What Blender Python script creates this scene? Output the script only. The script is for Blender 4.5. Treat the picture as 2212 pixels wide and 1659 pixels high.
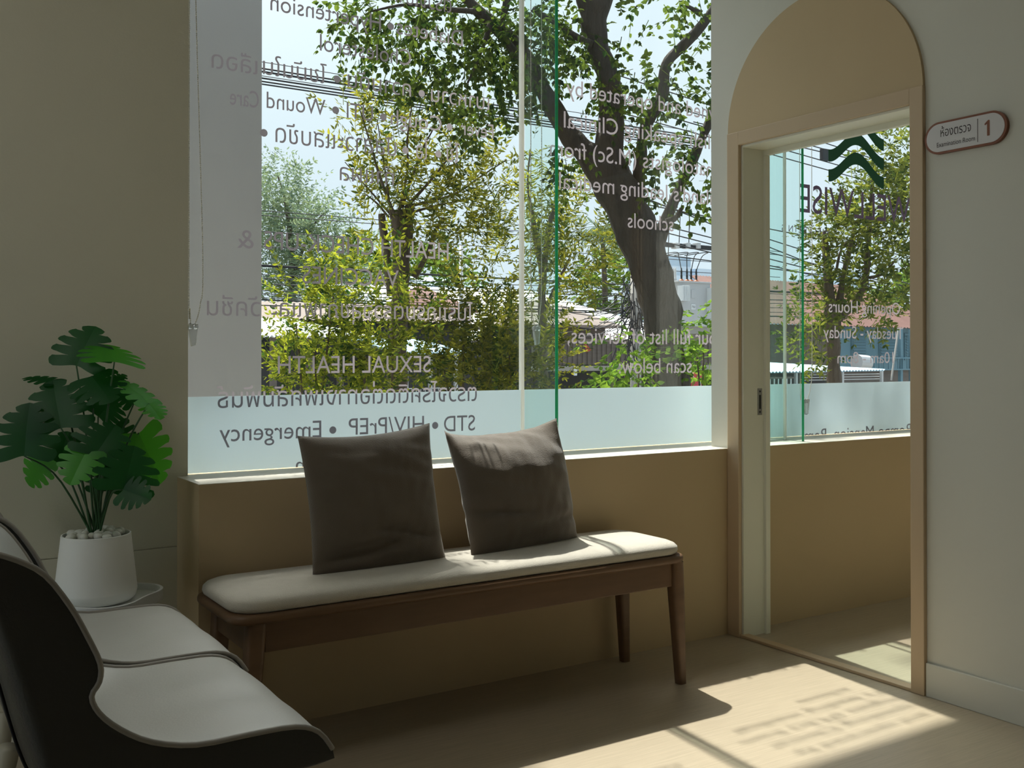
import bpy, bmesh, math, random
import numpy as np
from mathutils import Vector, Matrix, noise
from mathutils.geometry import delaunay_2d_cdt

for o in list(bpy.data.objects): bpy.data.objects.remove(o)
S = bpy.context.scene
COL = S.collection
R = math.radians
rnd = random.Random(7)

# ------------------------------------------------------------------ camera
CAM_P = Vector((-3.06, -3.064, 1.15)); YAW = R(57.1); PIT = R(0.4)
FPX = 2204.0; CXP = 1106.0; CYP = 753.0
FH = Vector((math.cos(YAW), math.sin(YAW), 0)); UP = Vector((0, 0, 1))
FWD = FH*math.cos(PIT) + UP*math.sin(PIT)
RGT = Vector((math.sin(YAW), -math.cos(YAW), 0)); CUP = UP*math.cos(PIT) - FH*math.sin(PIT)
cd = bpy.data.cameras.new('camera'); cam = bpy.data.objects.new('camera', cd); COL.objects.link(cam)
cd.sensor_width = 36; cd.lens = FPX/2212*36; cd.shift_y = -(829.5-CYP)/2212; cd.clip_end = 2000; cd.clip_start = .05
cam.matrix_world = Matrix.Translation(CAM_P) @ Matrix((RGT, CUP, -FWD)).transposed().to_4x4()
S.camera = cam

def ray(px, py): return FWD*FPX + RGT*(px-CXP) - CUP*(py-CYP)
def at(px, py, d): return CAM_P + ray(px, py)*(d/FPX)               # a point at distance d in front of the viewer
def onY(px, py, y):
    v = ray(px, py); return CAM_P + v*((y-CAM_P.y)/v.y)             # a point on the vertical plane y
def onX(px, py, x):
    v = ray(px, py); return CAM_P + v*((x-CAM_P.x)/v.x)

# ------------------------------------------------------------------ world, sun, exposure
W = bpy.data.worlds.new('sky'); S.world = W; W.use_nodes = True
nt = W.node_tree; nt.nodes.clear()
wo = nt.nodes.new('ShaderNodeOutputWorld'); bg = nt.nodes.new('ShaderNodeBackground')
tc = nt.nodes.new('ShaderNodeTexCoord'); sx = nt.nodes.new('ShaderNodeSeparateXYZ'); cr = nt.nodes.new('ShaderNodeValToRGB')
cr.color_ramp.elements[0].position = 0.0; cr.color_ramp.elements[0].color = (.74, .86, .95, 1)
cr.color_ramp.elements[1].position = .9; cr.color_ramp.elements[1].color = (.42, .62, .86, 1)
e = cr.color_ramp.elements.new(.28); e.color = (.80, .93, .99, 1)
nt.links.new(tc.outputs['Generated'], sx.inputs[0]); nt.links.new(sx.outputs['Z'], cr.inputs[0])
# the hazy glow of the sky around the high sun
SUN_T = Vector((-.10, -1, -1.709)).normalized()                     # the way the sunlight travels
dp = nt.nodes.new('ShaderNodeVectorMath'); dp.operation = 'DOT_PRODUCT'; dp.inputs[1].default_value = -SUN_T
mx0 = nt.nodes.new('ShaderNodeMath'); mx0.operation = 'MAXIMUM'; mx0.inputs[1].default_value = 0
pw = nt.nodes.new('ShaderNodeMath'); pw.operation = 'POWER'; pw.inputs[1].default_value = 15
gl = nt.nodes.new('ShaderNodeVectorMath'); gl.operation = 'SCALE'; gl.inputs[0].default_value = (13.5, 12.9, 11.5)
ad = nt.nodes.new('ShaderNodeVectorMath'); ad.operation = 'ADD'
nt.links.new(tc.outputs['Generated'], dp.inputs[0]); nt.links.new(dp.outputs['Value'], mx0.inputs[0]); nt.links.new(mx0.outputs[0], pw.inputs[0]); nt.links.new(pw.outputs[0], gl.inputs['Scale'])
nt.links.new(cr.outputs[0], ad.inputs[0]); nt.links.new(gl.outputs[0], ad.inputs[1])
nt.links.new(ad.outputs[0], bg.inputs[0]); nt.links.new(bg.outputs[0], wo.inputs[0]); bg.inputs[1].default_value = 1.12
sd = bpy.data.lights.new('sun', 'SUN'); sd.energy = 8.2; sd.angle = R(.8); sd.color = (1, .95, .86)
sun = bpy.data.objects.new('sun', sd); COL.objects.link(sun)
sun.rotation_euler = SUN_T.to_track_quat('-Z', 'Y').to_euler(); sun.location = (0, 12, 20)
S.view_settings.view_transform = 'Standard'; S.view_settings.look = 'None'
S.view_settings.gamma = 1; S.view_settings.exposure = 0.0; S.view_settings.use_curve_mapping = False
S.cycles.transparent_max_bounces = 24; S.cycles.max_bounces = 10; S.cycles.diffuse_bounces = 6

# ------------------------------------------------------------------ materials
def srgb(h, k=1.0):
    if isinstance(h, str): h = [int(h[i:i+2], 16) for i in (0, 2, 4)]
    c = [x/255 for x in h]
    return tuple([(x/12.92 if x <= .04045 else ((x+.055)/1.055)**2.4)*k for x in c]) + (1,)
def mat(name, col, rough=.6, var=.06, scale=6, stretch=(1, 1, 1), bump=0, bscale=60, bstretch=None, bdist=.004, metal=0, spec=.4, sheen=0, coat=0, trans=0):
    m = bpy.data.materials.new(name); m.use_nodes = True; n = m.node_tree.nodes; L = m.node_tree.links
    b = n['Principled BSDF']; b.inputs['Roughness'].default_value = rough; b.inputs['Metallic'].default_value = metal
    b.inputs['Specular IOR Level'].default_value = spec; b.inputs['Sheen Weight'].default_value = sheen; b.inputs['Coat Weight'].default_value = coat
    if trans: b.inputs['Transmission Weight'].default_value = trans
    t = n.new('ShaderNodeTexCoord'); mp = n.new('ShaderNodeMapping'); mp.inputs['Scale'].default_value = stretch
    no = n.new('ShaderNodeTexNoise'); no.inputs['Scale'].default_value = scale; no.inputs['Detail'].default_value = 5
    mx = n.new('ShaderNodeMix'); mx.data_type = 'RGBA'
    c = col if len(col) == 4 else tuple(col)+(1,)
    mx.inputs[6].default_value = tuple(x*(1-var) for x in c[:3])+(1,); mx.inputs[7].default_value = tuple(min(1, x*(1+var)) for x in c[:3])+(1,)
    L.new(t.outputs['Object'], mp.inputs[0]); L.new(mp.outputs[0], no.inputs[0]); L.new(no.outputs[0], mx.inputs[0]); L.new(mx.outputs[2], b.inputs['Base Color'])
    if bump:
        mp2 = n.new('ShaderNodeMapping'); mp2.inputs['Scale'].default_value = bstretch or (1, 1, 1)
        n2 = n.new('ShaderNodeTexNoise'); n2.inputs['Scale'].default_value = bscale; n2.inputs['Detail'].default_value = 3
        bp = n.new('ShaderNodeBump'); bp.inputs['Strength'].default_value = bump; bp.inputs['Distance'].default_value = bdist
        L.new(t.outputs['Object'], mp2.inputs[0]); L.new(mp2.outputs[0], n2.inputs[0]); L.new(n2.outputs[0], bp.inputs['Height']); L.new(bp.outputs[0], b.inputs['Normal'])
    return m
def thin(name, tint, f0=.04, top=.8):
    m = bpy.data.materials.new(name); m.use_nodes = True; n = m.node_tree.nodes; L = m.node_tree.links; n.clear()
    o = n.new('ShaderNodeOutputMaterial'); t = n.new('ShaderNodeBsdfTransparent'); g = n.new('ShaderNodeBsdfGlossy'); x = n.new('ShaderNodeMixShader')
    t.inputs[0].default_value = tuple(tint)+(1,); g.inputs['Roughness'].default_value = .0
    w = n.new('ShaderNodeLayerWeight'); w.inputs[0].default_value = .5; p = n.new('ShaderNodeMath'); p.operation = 'POWER'; p.inputs[1].default_value = 5
    k = n.new('ShaderNodeMath'); k.operation = 'MULTIPLY_ADD'; k.inputs[1].default_value = top-f0; k.inputs[2].default_value = f0
    L.new(w.outputs['Facing'], p.inputs[0]); L.new(p.outputs[0], k.inputs[0]); L.new(k.outputs[0], x.inputs[0])
    L.new(t.outputs[0], x.inputs[1]); L.new(g.outputs[0], x.inputs[2]); L.new(x.outputs[0], o.inputs[0])
    return m
def translucent(name, dif, tra, transp=0., var=0, gloss=0):
    m = bpy.data.materials.new(name); m.use_nodes = True; n = m.node_tree.nodes; L = m.node_tree.links; n.clear()
    o = n.new('ShaderNodeOutputMaterial'); d = n.new('ShaderNodeBsdfDiffuse'); t = n.new('ShaderNodeBsdfTranslucent'); a = n.new('ShaderNodeAddShader')
    d.inputs[0].default_value = tuple(dif)+(1,); t.inputs[0].default_value = tuple(tra)+(1,)
    if var:
        g = n.new('ShaderNodeNewGeometry'); r = n.new('ShaderNodeValToRGB'); r2 = n.new('ShaderNodeValToRGB')
        for rr, c in ((r, dif), (r2, tra)):
            rr.color_ramp.elements[0].color = (c[0]*(1-var), c[1]*(1-var*.8), c[2]*(1-var*.5), 1)
            rr.color_ramp.elements[1].color = (c[0]*(1+var*1.6), c[1]*(1+var*.9), c[2]*(1+var*.2), 1)
            L.new(g.outputs['Random Per Island'], rr.inputs[0])
        L.new(r.outputs[0], d.inputs[0]); L.new(r2.outputs[0], t.inputs[0])
    L.new(d.outputs[0], a.inputs[0]); L.new(t.outputs[0], a.inputs[1]); last = a
    if transp:
        tp = n.new('ShaderNodeBsdfTransparent'); x = n.new('ShaderNodeMixShader'); x.inputs[0].default_value = transp
        L.new(last.outputs[0], x.inputs[1]); L.new(tp.outputs[0], x.inputs[2]); last = x
    if gloss:
        gl = n.new('ShaderNodeBsdfGlossy'); gl.inputs['Roughness'].default_value = .45; x = n.new('ShaderNodeMixShader'); x.inputs[0].default_value = gloss
        L.new(last.outputs[0], x.inputs[1]); L.new(gl.outputs[0], x.inputs[2]); last = x
    L.new(last.outputs[0], o.inputs[0]); return m

M = {}
M['wall'] = mat('wall_paint', (.64, .63, .56), .75, .02, 3, bump=.05, bscale=220)
M['wall_l'] = mat('wallpaper_greige', (.60, .575, .46), .8, .03, 3, bump=.08, bscale=160)
M['beige'] = mat('beige_paint', (.53, .405, .245), .7, .03, 3, bump=.05, bscale=220)
M['trim'] = mat('beige_trim_paint', (.53, .40, .26), .5, .03, 4)
M['white_paint'] = mat('white_trim_paint', (.72, .71, .60), .5, .03, 5, bump=.04, bscale=40)
M['ceil'] = mat('ceiling_paint', (.75, .74, .70), .8, .02)
M['floor'] = mat('vinyl_floor', (.40, .335, .24), .42, .20, 5, (1.2, 26, 1), bump=.12, bscale=9, bstretch=(2, 60, 1), spec=.45)
M['sill'] = mat('sill_paint', (.66, .62, .54), .5, .03, 8)
M['glass'] = thin('window_glass', (.952, .972, .975))
M['fin'] = thin('green_fin_glass', (.90, .972, .952))
M['edge'] = translucent('glass_edge_green', (.01, .20, .11), (.012, .34, .20), gloss=.08)
M['silicone'] = translucent('silver_joint', (.45, .45, .43), (.45, .45, .43))
M['film'] = translucent('frosted_film', (.38, .42, .43), (.365, .405, .425))
M['vinyl'] = translucent('grey_vinyl_lettering', (.14, .125, .15), (.175, .157, .165))
M['vinyl_dark'] = translucent('plum_vinyl_lettering', (.10, .075, .115), (.022, .017, .026))
M['vinyl_green'] = translucent('green_vinyl', (.05, .13, .09), (.018, .055, .036))
M['column'] = mat('grey_render', (.40, .385, .37), .9, .06, 2, bump=.2, bscale=30)
M['wood'] = mat('walnut_wood', (.14, .078, .040), .42, .28, 3, (2, 14, 14), bump=.06, bscale=10, bstretch=(3, 40, 40))
M['pad'] = mat('cream_upholstery', (.54, .505, .435), .9, .08, 30, bump=.5, bscale=420, sheen=.25)
M['cushion'] = mat('taupe_velvet', (.115, .088, .062), .95, .10, 14, bump=.35, bscale=300, sheen=.5)
M['leather'] = mat('grey_leather', (.54, .535, .50), .42, .05, 8, bump=.10, bscale=220, spec=.5)
M['shell'] = mat('dark_leather', (.040, .040, .037), .42, .12, 10, bump=.25, bscale=220, spec=.35)
M['piping'] = mat('grey_piping', (.34, .32, .29), .5, .05)
M['leg_metal'] = mat('olive_leg', (.42, .39, .29), .4, .05)
M['white'] = mat('white_metal', (.74, .76, .76), .4, .02)
M['pot'] = mat('white_ceramic', (.84, .84, .80), .55, .03, 12)
M['pebble'] = mat('white_pebble', (.62, .61, .54), .35, .15, 20)
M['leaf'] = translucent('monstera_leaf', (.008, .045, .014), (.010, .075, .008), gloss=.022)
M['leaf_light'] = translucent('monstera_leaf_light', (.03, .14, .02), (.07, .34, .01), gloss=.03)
M['stem'] = mat('plant_stem', (.03, .09, .03), .45, .2, 10)
M['soil'] = mat('dark_soil', (.06, .05, .04), .9)
M['sign_face'] = mat('sign_face', (.62, .60, .60), .4, .01)
M['sign_rim'] = mat('sign_copper', (.20, .075, .04), .35, .08, metal=.3)
M['sign_ink'] = mat('sign_ink', (.035, .022, .018), .5)
M['steel'] = mat('steel_plate', (.32, .31, .29), .35, .1, metal=.8)
M['dark'] = mat('dark_hole', (.01, .01, .01), .8)
M['bead'] = mat('pearl_bead', (.66, .64, .56), .35, .03)
M['clear'] = mat('clear_plastic', (.85, .87, .87), .12, .02, trans=.75)

# ------------------------------------------------------------------ mesh helpers
def mesh_obj(name, verts, faces, m, parent=None, smooth=False, auto=None):
    me = bpy.data.meshes.new(name); me.from_pydata([tuple(v) for v in verts], [], faces); me.update()
    if m: me.materials.append(m)
    if smooth: me.polygons.foreach_set('use_smooth', [True]*len(me.polygons))
    o = bpy.data.objects.new(name, me); COL.objects.link(o)
    if parent:
        o.parent = parent; o.matrix_parent_inverse = Matrix.Translation(parent.location).inverted() if False else Matrix()
        off = Matrix.Translation(-Vector(parent.location)) if parent.type == 'EMPTY' and not parent.rotation_euler.z else None
        me.transform(Matrix.Translation(-root_loc(parent)))
    return o
def root_loc(p):
    v = Vector((0, 0, 0))
    while p is not None: v = v + p.location; p = p.parent
    return v
class B:                                                            # collects shapes into ONE mesh
    def __init__(s): s.v = []; s.f = []
    def add(s, vs, fs):
        k = len(s.v); s.v += [tuple(v) for v in vs]; s.f += [tuple(i+k for i in f) for f in fs]; return s
    def box(s, a, b, bev=0):
        x0, y0, z0 = a; x1, y1, z1 = b
        if bev:
            bm = bmesh.new(); bmesh.ops.create_cube(bm, size=1)
            for v in bm.verts: v.co = Vector(((x0+x1)/2+v.co.x*(x1-x0), (y0+y1)/2+v.co.y*(y1-y0), (z0+z1)/2+v.co.z*(z1-z0)))
            bmesh.ops.bevel(bm, geom=bm.edges[:], offset=bev, segments=2, affect='EDGES', profile=.6)
            bm.verts.index_update(); s.add([v.co for v in bm.verts], [[v.index for v in f.verts] for f in bm.faces]); bm.free(); return s
        return s.add([(x0, y0, z0), (x1, y0, z0), (x1, y1, z0), (x0, y1, z0), (x0, y0, z1), (x1, y0, z1), (x1, y1, z1), (x0, y1, z1)],
                     [(0, 3, 2, 1), (4, 5, 6, 7), (0, 1, 5, 4), (1, 2, 6, 5), (2, 3, 7, 6), (3, 0, 4, 7)])
    def tube(s, pts, rad, n=8, cap=True, wob=0):
        pts = [Vector(p) for p in pts]; k = len(pts); rad = rad if hasattr(rad, '__len__') else [rad]*k
        vs = []; ref = None
        for i, p in enumerate(pts):
            t = (pts[min(i+1, k-1)]-pts[max(i-1, 0)]).normalized()
            if ref is None: ref = t.cross(Vector((0, 0, 1))) if abs(t.z) < .9 else t.cross(Vector((1, 0, 0)))
            ref = (ref-t*ref.dot(t)).normalized(); b = t.cross(ref)
            for j in range(n):
                a = 2*math.pi*j/n; rr = rad[i]
                q = p+(ref*math.cos(a)+b*math.sin(a))*rr
                if wob: q += (q-p)*wob*noise.noise(q*6)
                vs.append(q)
        fs = [(i*n+j, i*n+(j+1) % n, (i+1)*n+(j+1) % n, (i+1)*n+j) for i in range(k-1) for j in range(n)]
        if cap: fs += [tuple(range(n-1, -1, -1)), tuple((k-1)*n+j for j in range(n))]
        return s.add(vs, fs)
    def lathe(s, prof, c=(0, 0, 0), n=40):
        vs = []; k = len(prof)
        for r_, z in prof:
            for j in range(n): vs.append((c[0]+r_*math.cos(2*math.pi*j/n), c[1]+r_*math.sin(2*math.pi*j/n), c[2]+z))
        fs = [(i*n+j, i*n+(j+1) % n, (i+1)*n+(j+1) % n, (i+1)*n+j) for i in range(k-1) for j in range(n)]
        fs += [tuple(range(n-1, -1, -1)), tuple((k-1)*n+j for j in range(n))]
        return s.add(vs, fs)
    def prism(s, poly, ax, lo, hi):                                 # extrude a polygon along an axis: ax 0,1,2
        def mk(p, w): q = list(p); q.insert(ax, w); return q
        k = len(poly); vs = [mk(p, lo) for p in poly]+[mk(p, hi) for p in poly]
        return s.add(vs, [tuple(range(k-1, -1, -1)), tuple(range(k, 2*k))]+[(i, (i+1) % k, k+(i+1) % k, k+i) for i in range(k)])
    def ball(s, c, r_, sub=2, sc=(1, 1, 1)):
        bm = bmesh.new(); bmesh.ops.create_icosphere(bm, subdivisions=sub, radius=r_)
        bm.verts.index_update(); s.add([(c[0]+v.co.x*sc[0], c[1]+v.co.y*sc[1], c[2]+v.co.z*sc[2]) for v in bm.verts], [[v.index for v in f.verts] for f in bm.faces]); bm.free(); return s
    def fixn(s):
        bm = bmesh.new(); vs = [bm.verts.new(v) for v in s.v]
        for f in s.f:
            try: bm.faces.new([vs[i] for i in f])
            except ValueError: pass
        bmesh.ops.recalc_face_normals(bm, faces=bm.faces[:]); bm.verts.index_update()
        s.v = [tuple(v.co) for v in bm.verts]; s.f = [tuple(v.index for v in f.verts) for f in bm.faces]; bm.free(); return s
    def build(s, name, m, parent=None, smooth=False, fix=False):
        if fix: s.fixn()
        return mesh_obj(name, s.v, s.f, m, parent, smooth)
def tag(o, label, cat, group=None, kind=None):
    o['label'] = label; o['category'] = cat
    if group: o['group'] = group
    if kind: o['kind'] = kind
    return o
def struct(o, label, cat): return tag(o, label, cat, None, 'structure')
def empty(name, loc):
    o = bpy.data.objects.new(name, None); COL.objects.link(o); o.location = loc; o.empty_display_size = .1; return o
def smooth_by_angle(o, ang=40):
    o.data.polygons.foreach_set('use_smooth', [True]*len(o.data.polygons))
    bm = bmesh.new(); bm.from_mesh(o.data)
    for ed in bm.edges: ed.smooth = ed.calc_face_angle(3.2) < R(ang) if len(ed.link_faces) == 2 else False
    bm.to_mesh(o.data); bm.free(); return o

def cat(pts, n):                                                    # smooth curve through points
    P = [Vector((*p, 0)) if len(p) == 2 else Vector(p) for p in pts]; out = []
    seg = len(P)-1
    for k in range(n):
        t = k/(n-1)*seg; i = min(int(t), seg-1); f = t-i
        p0, p1, p2, p3 = P[max(i-1, 0)], P[i], P[i+1], P[min(i+2, seg)]
        out.append(.5*((2*p1)+(p2-p0)*f+(2*p0-5*p1+4*p2-p3)*f*f+(3*p1-p0-3*p2+p3)*f**3))
    return out

# text turned into mesh; the default font (with its fallbacks) is used
_tc = {}
def text_mesh(body, spacing=1.0, bold=0.0):
    # letter outlines as polygons, filled by the non-zero winding rule so overlapping strokes stay whole
    k = (body, spacing, bold)
    if k in _tc: return _tc[k]
    cu = bpy.data.curves.new('t', 'FONT'); cu.body = body; cu.space_character = spacing; cu.offset = bold; cu.size = 1
    ob = bpy.data.objects.new('t', cu); COL.objects.link(ob)
    dg = bpy.context.evaluated_depsgraph_get(); cc = ob.evaluated_get(dg).to_curve(dg); loops = []
    for sp in cc.splines:
        bp_ = sp.bezier_points; n = len(bp_); L = []
        for i in range(n):
            a, b = bp_[i], bp_[(i+1) % n]; p0, p1, p2, p3 = a.co, a.handle_right, b.handle_left, b.co
            ch = (p3-p0).length; bulge = (p1-p0).cross(p3-p0).length+(p2-p0).cross(p3-p0).length
            m = 1 if bulge < 1e-4*max(ch, 1e-6) else 4
            for q in range(m): t = q/m; u = 1-t; L.append((p0*u**3+p1*3*u*u*t+p2*3*u*t*t+p3*t**3).to_2d())
        out = []
        for p in L:
            if not out or (p-out[-1]).length > 1e-5: out.append(p)
        if len(out) > 2: loops.append(out)
    ob.evaluated_get(dg).to_curve_clear(); bpy.data.objects.remove(ob); bpy.data.curves.remove(cu)
    V = []; E_ = []
    for L in loops:
        b0 = len(V); V += L; E_ += [(b0+i, b0+(i+1) % len(L)) for i in range(len(L))]
    ov, oe, of, *_ = delaunay_2d_cdt(V, E_, [], 0, 1e-6)
    P = np.array([(p.x, p.y) for p in ov]); F = np.array([tuple(f) for f in of]); cen = P[F].mean(1); wn = np.zeros(len(cen))
    for L in loops:
        A = np.array([(p.x, p.y) for p in L]); Bq = np.roll(A, -1, 0)
        for a, b in zip(A, Bq):
            side = (b[0]-a[0])*(cen[:, 1]-a[1])-(cen[:, 0]-a[0])*(b[1]-a[1])
            wn += ((a[1] <= cen[:, 1]) & (b[1] > cen[:, 1]) & (side > 0)).astype(float)-((a[1] > cen[:, 1]) & (b[1] <= cen[:, 1]) & (side < 0)).astype(float)
    keep = F[np.abs(wn) > .5]; used = np.unique(keep); mp = {int(q): i for i, q in enumerate(used)}
    v = [(float(P[q][0]), float(P[q][1]), 0.) for q in used]; f = [tuple(mp[int(q)] for q in t) for t in keep]
    _tc[k] = (v, f); return v, f
def bounds(v):
    xs = [p[0] for p in v]; ys = [p[1] for p in v]; return min(xs), max(xs), min(ys), max(ys)
CAP = bounds(text_mesh('H')[0])[3]; THAI = bounds(text_mesh('ก')[0])[3]

# ------------------------------------------------------------------ the room shell
GY = .28; SILL = .766; CEIL = 3.1; DEPTH_L = .24
struct(B().box((-5.4, -6.35, -.12), (3.6, .24, 0)).build('floor', M['floor']), 'beige brown streaked vinyl floor of waiting area and examination room', 'floor')
struct(B().box((-5.4, -6.35, CEIL), (3.6, .6, CEIL+.15)).build('ceiling', M['ceil']), 'plain white ceiling over both rooms', 'ceiling')
struct(B().box((-2.19, 0, 0), (3.4, DEPTH_L-.001, SILL-.002)).box((-2.19, .2389, .0), (3.4, .34, SILL-.002)).build('wall_front', M['beige']), 'low beige wall under the window that the bench stands against', 'wall')
struct(B().box((-2.19, .0, SILL-.002), (3.4, .272, SILL)).build('trim_1', M['sill']), 'pale window sill on top of the low beige wall', 'window sill')
wl = B().box((-5.4, DEPTH_L, .1), (-2.157, .36, .5435)).box((-5.4, DEPTH_L, .5465), (-2.157, .36, CEIL)).box((-5.4, DEPTH_L+.004, .54), (-2.157, .36, .55)).box((-5.4, DEPTH_L, 0), (-2.19, .36, .1))
struct(wl.build('wall_left', M['wall_l']), 'dim greige wall left of the window behind the potted plant', 'wall')
struct(B().box((-5.4, DEPTH_L-.012, 0), (-2.2, DEPTH_L, .1), .002).build('baseboard_left', M['white_paint']), 'pale baseboard at the foot of the dim greige wall', 'baseboard')
WT = .13
DY0, DY1, DH = -.066, -.870, 2.012                                  # door opening
wr = B().box((0, -6.2, 0), (WT, DY1, CEIL)).box((0, DY1, DH), (WT, DY0, CEIL)).box((0, DY0, 0), (WT, 0, CEIL)).box((0, 0, SILL), (WT, .109, CEIL))
struct(wr.build('wall_right', M['wall']), 'off-white wall with the arched doorway and the room sign', 'wall')
struct(B().box((-5.4, -6.2, 0), (-5.25, -1.8, CEIL)).box((-5.4, .0, 0), (-5.25, DEPTH_L, CEIL)).box((-5.4, -1.8, 2.75), (-5.25, .0, CEIL)).box((-5.4, -6.35, 0), (3.6, -6.2, CEIL)).build('wall_back', M['wall']), 'off-white walls with the added glazed shop front on the far side of the waiting area', 'wall')
struct(B().box((3.4, -6.2, 0), (3.6, .36, CEIL)).box((WT, -3.0, 0), (3.4, -2.9, CEIL)).build('wall_side', M['wall']), 'off-white walls of the examination room', 'wall')
struct(B().box((-.012, -6.2, 0), (0, -.924, .113), .003).build('baseboard_right', M['wall']), 'off-white baseboard right of the doorway', 'baseboard')
# door casing, arch, jamb, threshold
tr = B().box((-.018, DY0, 0), (0, -.001, 2.068), .003); tr.box((-.018, -.922, 0), (0, DY1, 2.068), .003); tr.box((-.018, DY1-.001, DH), (0, DY0+.001, 2.068), .003)
struct(tr.build('trim_2', M['trim']), 'beige casing around the doorway to the examination room', 'door trim')
ar = [(-.461+.459*math.cos(math.pi*i/64), 2.064+.459*math.sin(math.pi*i/64)) for i in range(65)]
struct(smooth_by_angle(B().prism(ar, 0, -.013, 0).build('trim_3', M['beige'], fix=True)), 'beige half-round arch panel above the doorway', 'arch panel')
jb = B().box((.0, DY0-.009, 0), (WT+.012, DY0, DH-.009)).box((0, DY1, 0), (WT+.012, DY1+.009, DH-.009)).box((0, DY1, DH-.009), (WT+.012, DY0, DH))
jb.box((WT-.012, DY0-.022, 0), (WT+.0118, DY0-.009, DH-.031)).box((WT-.012, DY1+.009, DH-.03), (WT+.0118, DY0-.009, DH-.009))
jamb = struct(jb.build('trim_4', M['white_paint']), 'greyish white jamb lining the doorway to the examination room', 'door jamb')
sp = B().box((.082, DY0-.0105, .905), (.107, DY0-.009, 1.015)).build('strike_plate', M['steel'], jamb)
B().box((.090, DY0-.0112, .93), (.099, DY0-.0105, .988)).box((.091, DY0-.0112, .999), (.098, DY0-.0105, 1.006)).box((.091, DY0-.0112, .914), (.098, DY0-.0105, .921)).build('strike_slot', M['dark'], sp)
struct(B().box((-.014, DY1-.001, 0), (.03, DY0+.001, .012), .003).build('trim_5', M['trim']), 'thin beige threshold strip across the doorway floor', 'threshold')

# unseen ceiling panel over the waiting area, added as indoor fill light
M['fill_lamp'] = bpy.data.materials.new('fill_diffuser'); M['fill_lamp'].use_nodes = True
_p = M['fill_lamp'].node_tree.nodes['Principled BSDF']; _p.inputs['Emission Color'].default_value = (1, .99, .95, 1); _p.inputs['Emission Strength'].default_value = 10.5
def fill_light_panel(x, y, lab):
    r_ = empty('fill_light_panel', (x, y, CEIL)); tag(r_, lab, 'added fill light', 'added square fill lights')
    B().box((x-.31, y-.31, CEIL-.02), (x-.28, y+.31, CEIL-.001)).box((x+.28, y-.31, CEIL-.02), (x+.31, y+.31, CEIL-.001)).box((x-.28, y-.31, CEIL-.02), (x+.28, y-.28, CEIL-.001)).box((x-.28, y+.28, CEIL-.02), (x+.28, y+.31, CEIL-.001)).build('frame', M['white_paint'], r_)
    B().box((x-.28, y-.28, CEIL-.012), (x+.28, y+.28, CEIL-.002)).build('diffuser', M['fill_lamp'], r_)
for x, y, lab in ((-4.1, -1.1, 'unseen square fill light added on the ceiling over the waiting area chairs'),): fill_light_panel(x, y, lab)

# ------------------------------------------------------------------ windows: panes, fins, film, vinyl writing
YT = GY-.0085; FILM_T = 1.0165; JX = -.853; TOPG = CEIL
def letters(win, body, xr, xl, zb, cap, m='vinyl', thai=False, spacing=1.0, bold=0.0, dots=None):
    v, f = text_mesh(body, spacing, bold); x0, x1, y0, y1 = bounds(v)
    sxx = (xr-xl)/(x1-x0); syy = cap/(THAI if thai else CAP); y = YT
    vs = [(xr-(p[0]-x0)*sxx, y, zb+p[1]*syy) for p in v]
    o = mesh_obj('lettering', vs, f, M[m], win)                     # cut vinyl, one film thick
    if zb < SILL+.03:                                               # the line runs down behind the sill
        bm = bmesh.new(); bm.from_mesh(o.data); bmesh.ops.bisect_plane(bm, geom=bm.verts[:]+bm.edges[:]+bm.faces[:], plane_co=(0, 0, SILL+.002), plane_no=(0, 0, -1), clear_outer=True); bm.to_mesh(o.data); bm.free()
    return o
def bullet(win, x, z, r_, m='vinyl'):
    y = YT; p = [(x+r_*math.cos(a*math.pi/12), z+r_*math.sin(a*math.pi/12)) for a in range(24)]
    return mesh_obj('bullet', [(q[0], y, q[1]) for q in p], [tuple(range(24))], M[m], win)
def line(win, body, l, r_, cap, thai=False, m='vinyl', **k):       # l, r_: where the line's baseline ends stand on the pane
    a = onY(l[0], l[1], YT); b = onY(r_[0], r_[1], YT)
    return letters(win, body, b.x, a.x, (a.z+b.z)/2, cap, m, thai, **k)
def dot(win, px, py, r_=.013, m='vinyl'):
    a = onY(px, py, YT); return bullet(win, a.x, a.z, r_, m)
def pane(name, x0, x1, lab, z0=SILL):
    w = B().box((x0, GY-.006, z0), (x1, GY+.006, TOPG)).build(name, M['glass']); struct(w, lab, 'window')
    B().box((x0+.002, GY-.0075, SILL+.003), (x1-.002, GY-.0065, FILM_T)).build('frosted_film', M['film'], w)
    return w
w1 = pane('window_1', -2.157, JX-.006, 'tall pane left of the glass fin with mirrored health service lettering')
w2 = pane('window_2', JX+.006, .47, 'tall pane right of the glass fin with lettering ending in scan below')
w3 = pane('window_3', .482, 3.4, 'examination room pane with green wave logo and opening hours')
B().box((JX-.006, GY-.012, SILL), (JX+.006, GY+.008, TOPG)).build('silicone_joint', M['silicone'], w1)
B().box((.470, GY-.012, SILL), (.482, GY+.008, TOPG)).build('silicone_joint', M['silicone'], w2)
def fin(name, x, y0, y1, lab):
    f = B().box((x-.006, y0+.002, SILL), (x+.006, y1, TOPG)).build(name, M['fin']); struct(f, lab, 'glass fin')
    B().box((x-.0062, y0-.001, SILL), (x+.0062, y0+.002, TOPG)).build('polished_edge', M['edge'], f); return f
w7 = struct(B().box((-5.33, -1.8, 0), (-5.32, .0, 2.75)).build('window_7', M['glass']), 'unseen glazed shop front added for daylight on the far side of the waiting area', 'window')  # unseen glazing, added to light the pot and chair backs from the left
fb_ = B()
for y_ in (-1.8, -.92, -.05): fb_.box((-5.35, y_, 0), (-5.30, y_+.05, 2.75))
fb_.build('window_frame', M['steel'], w7)
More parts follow.
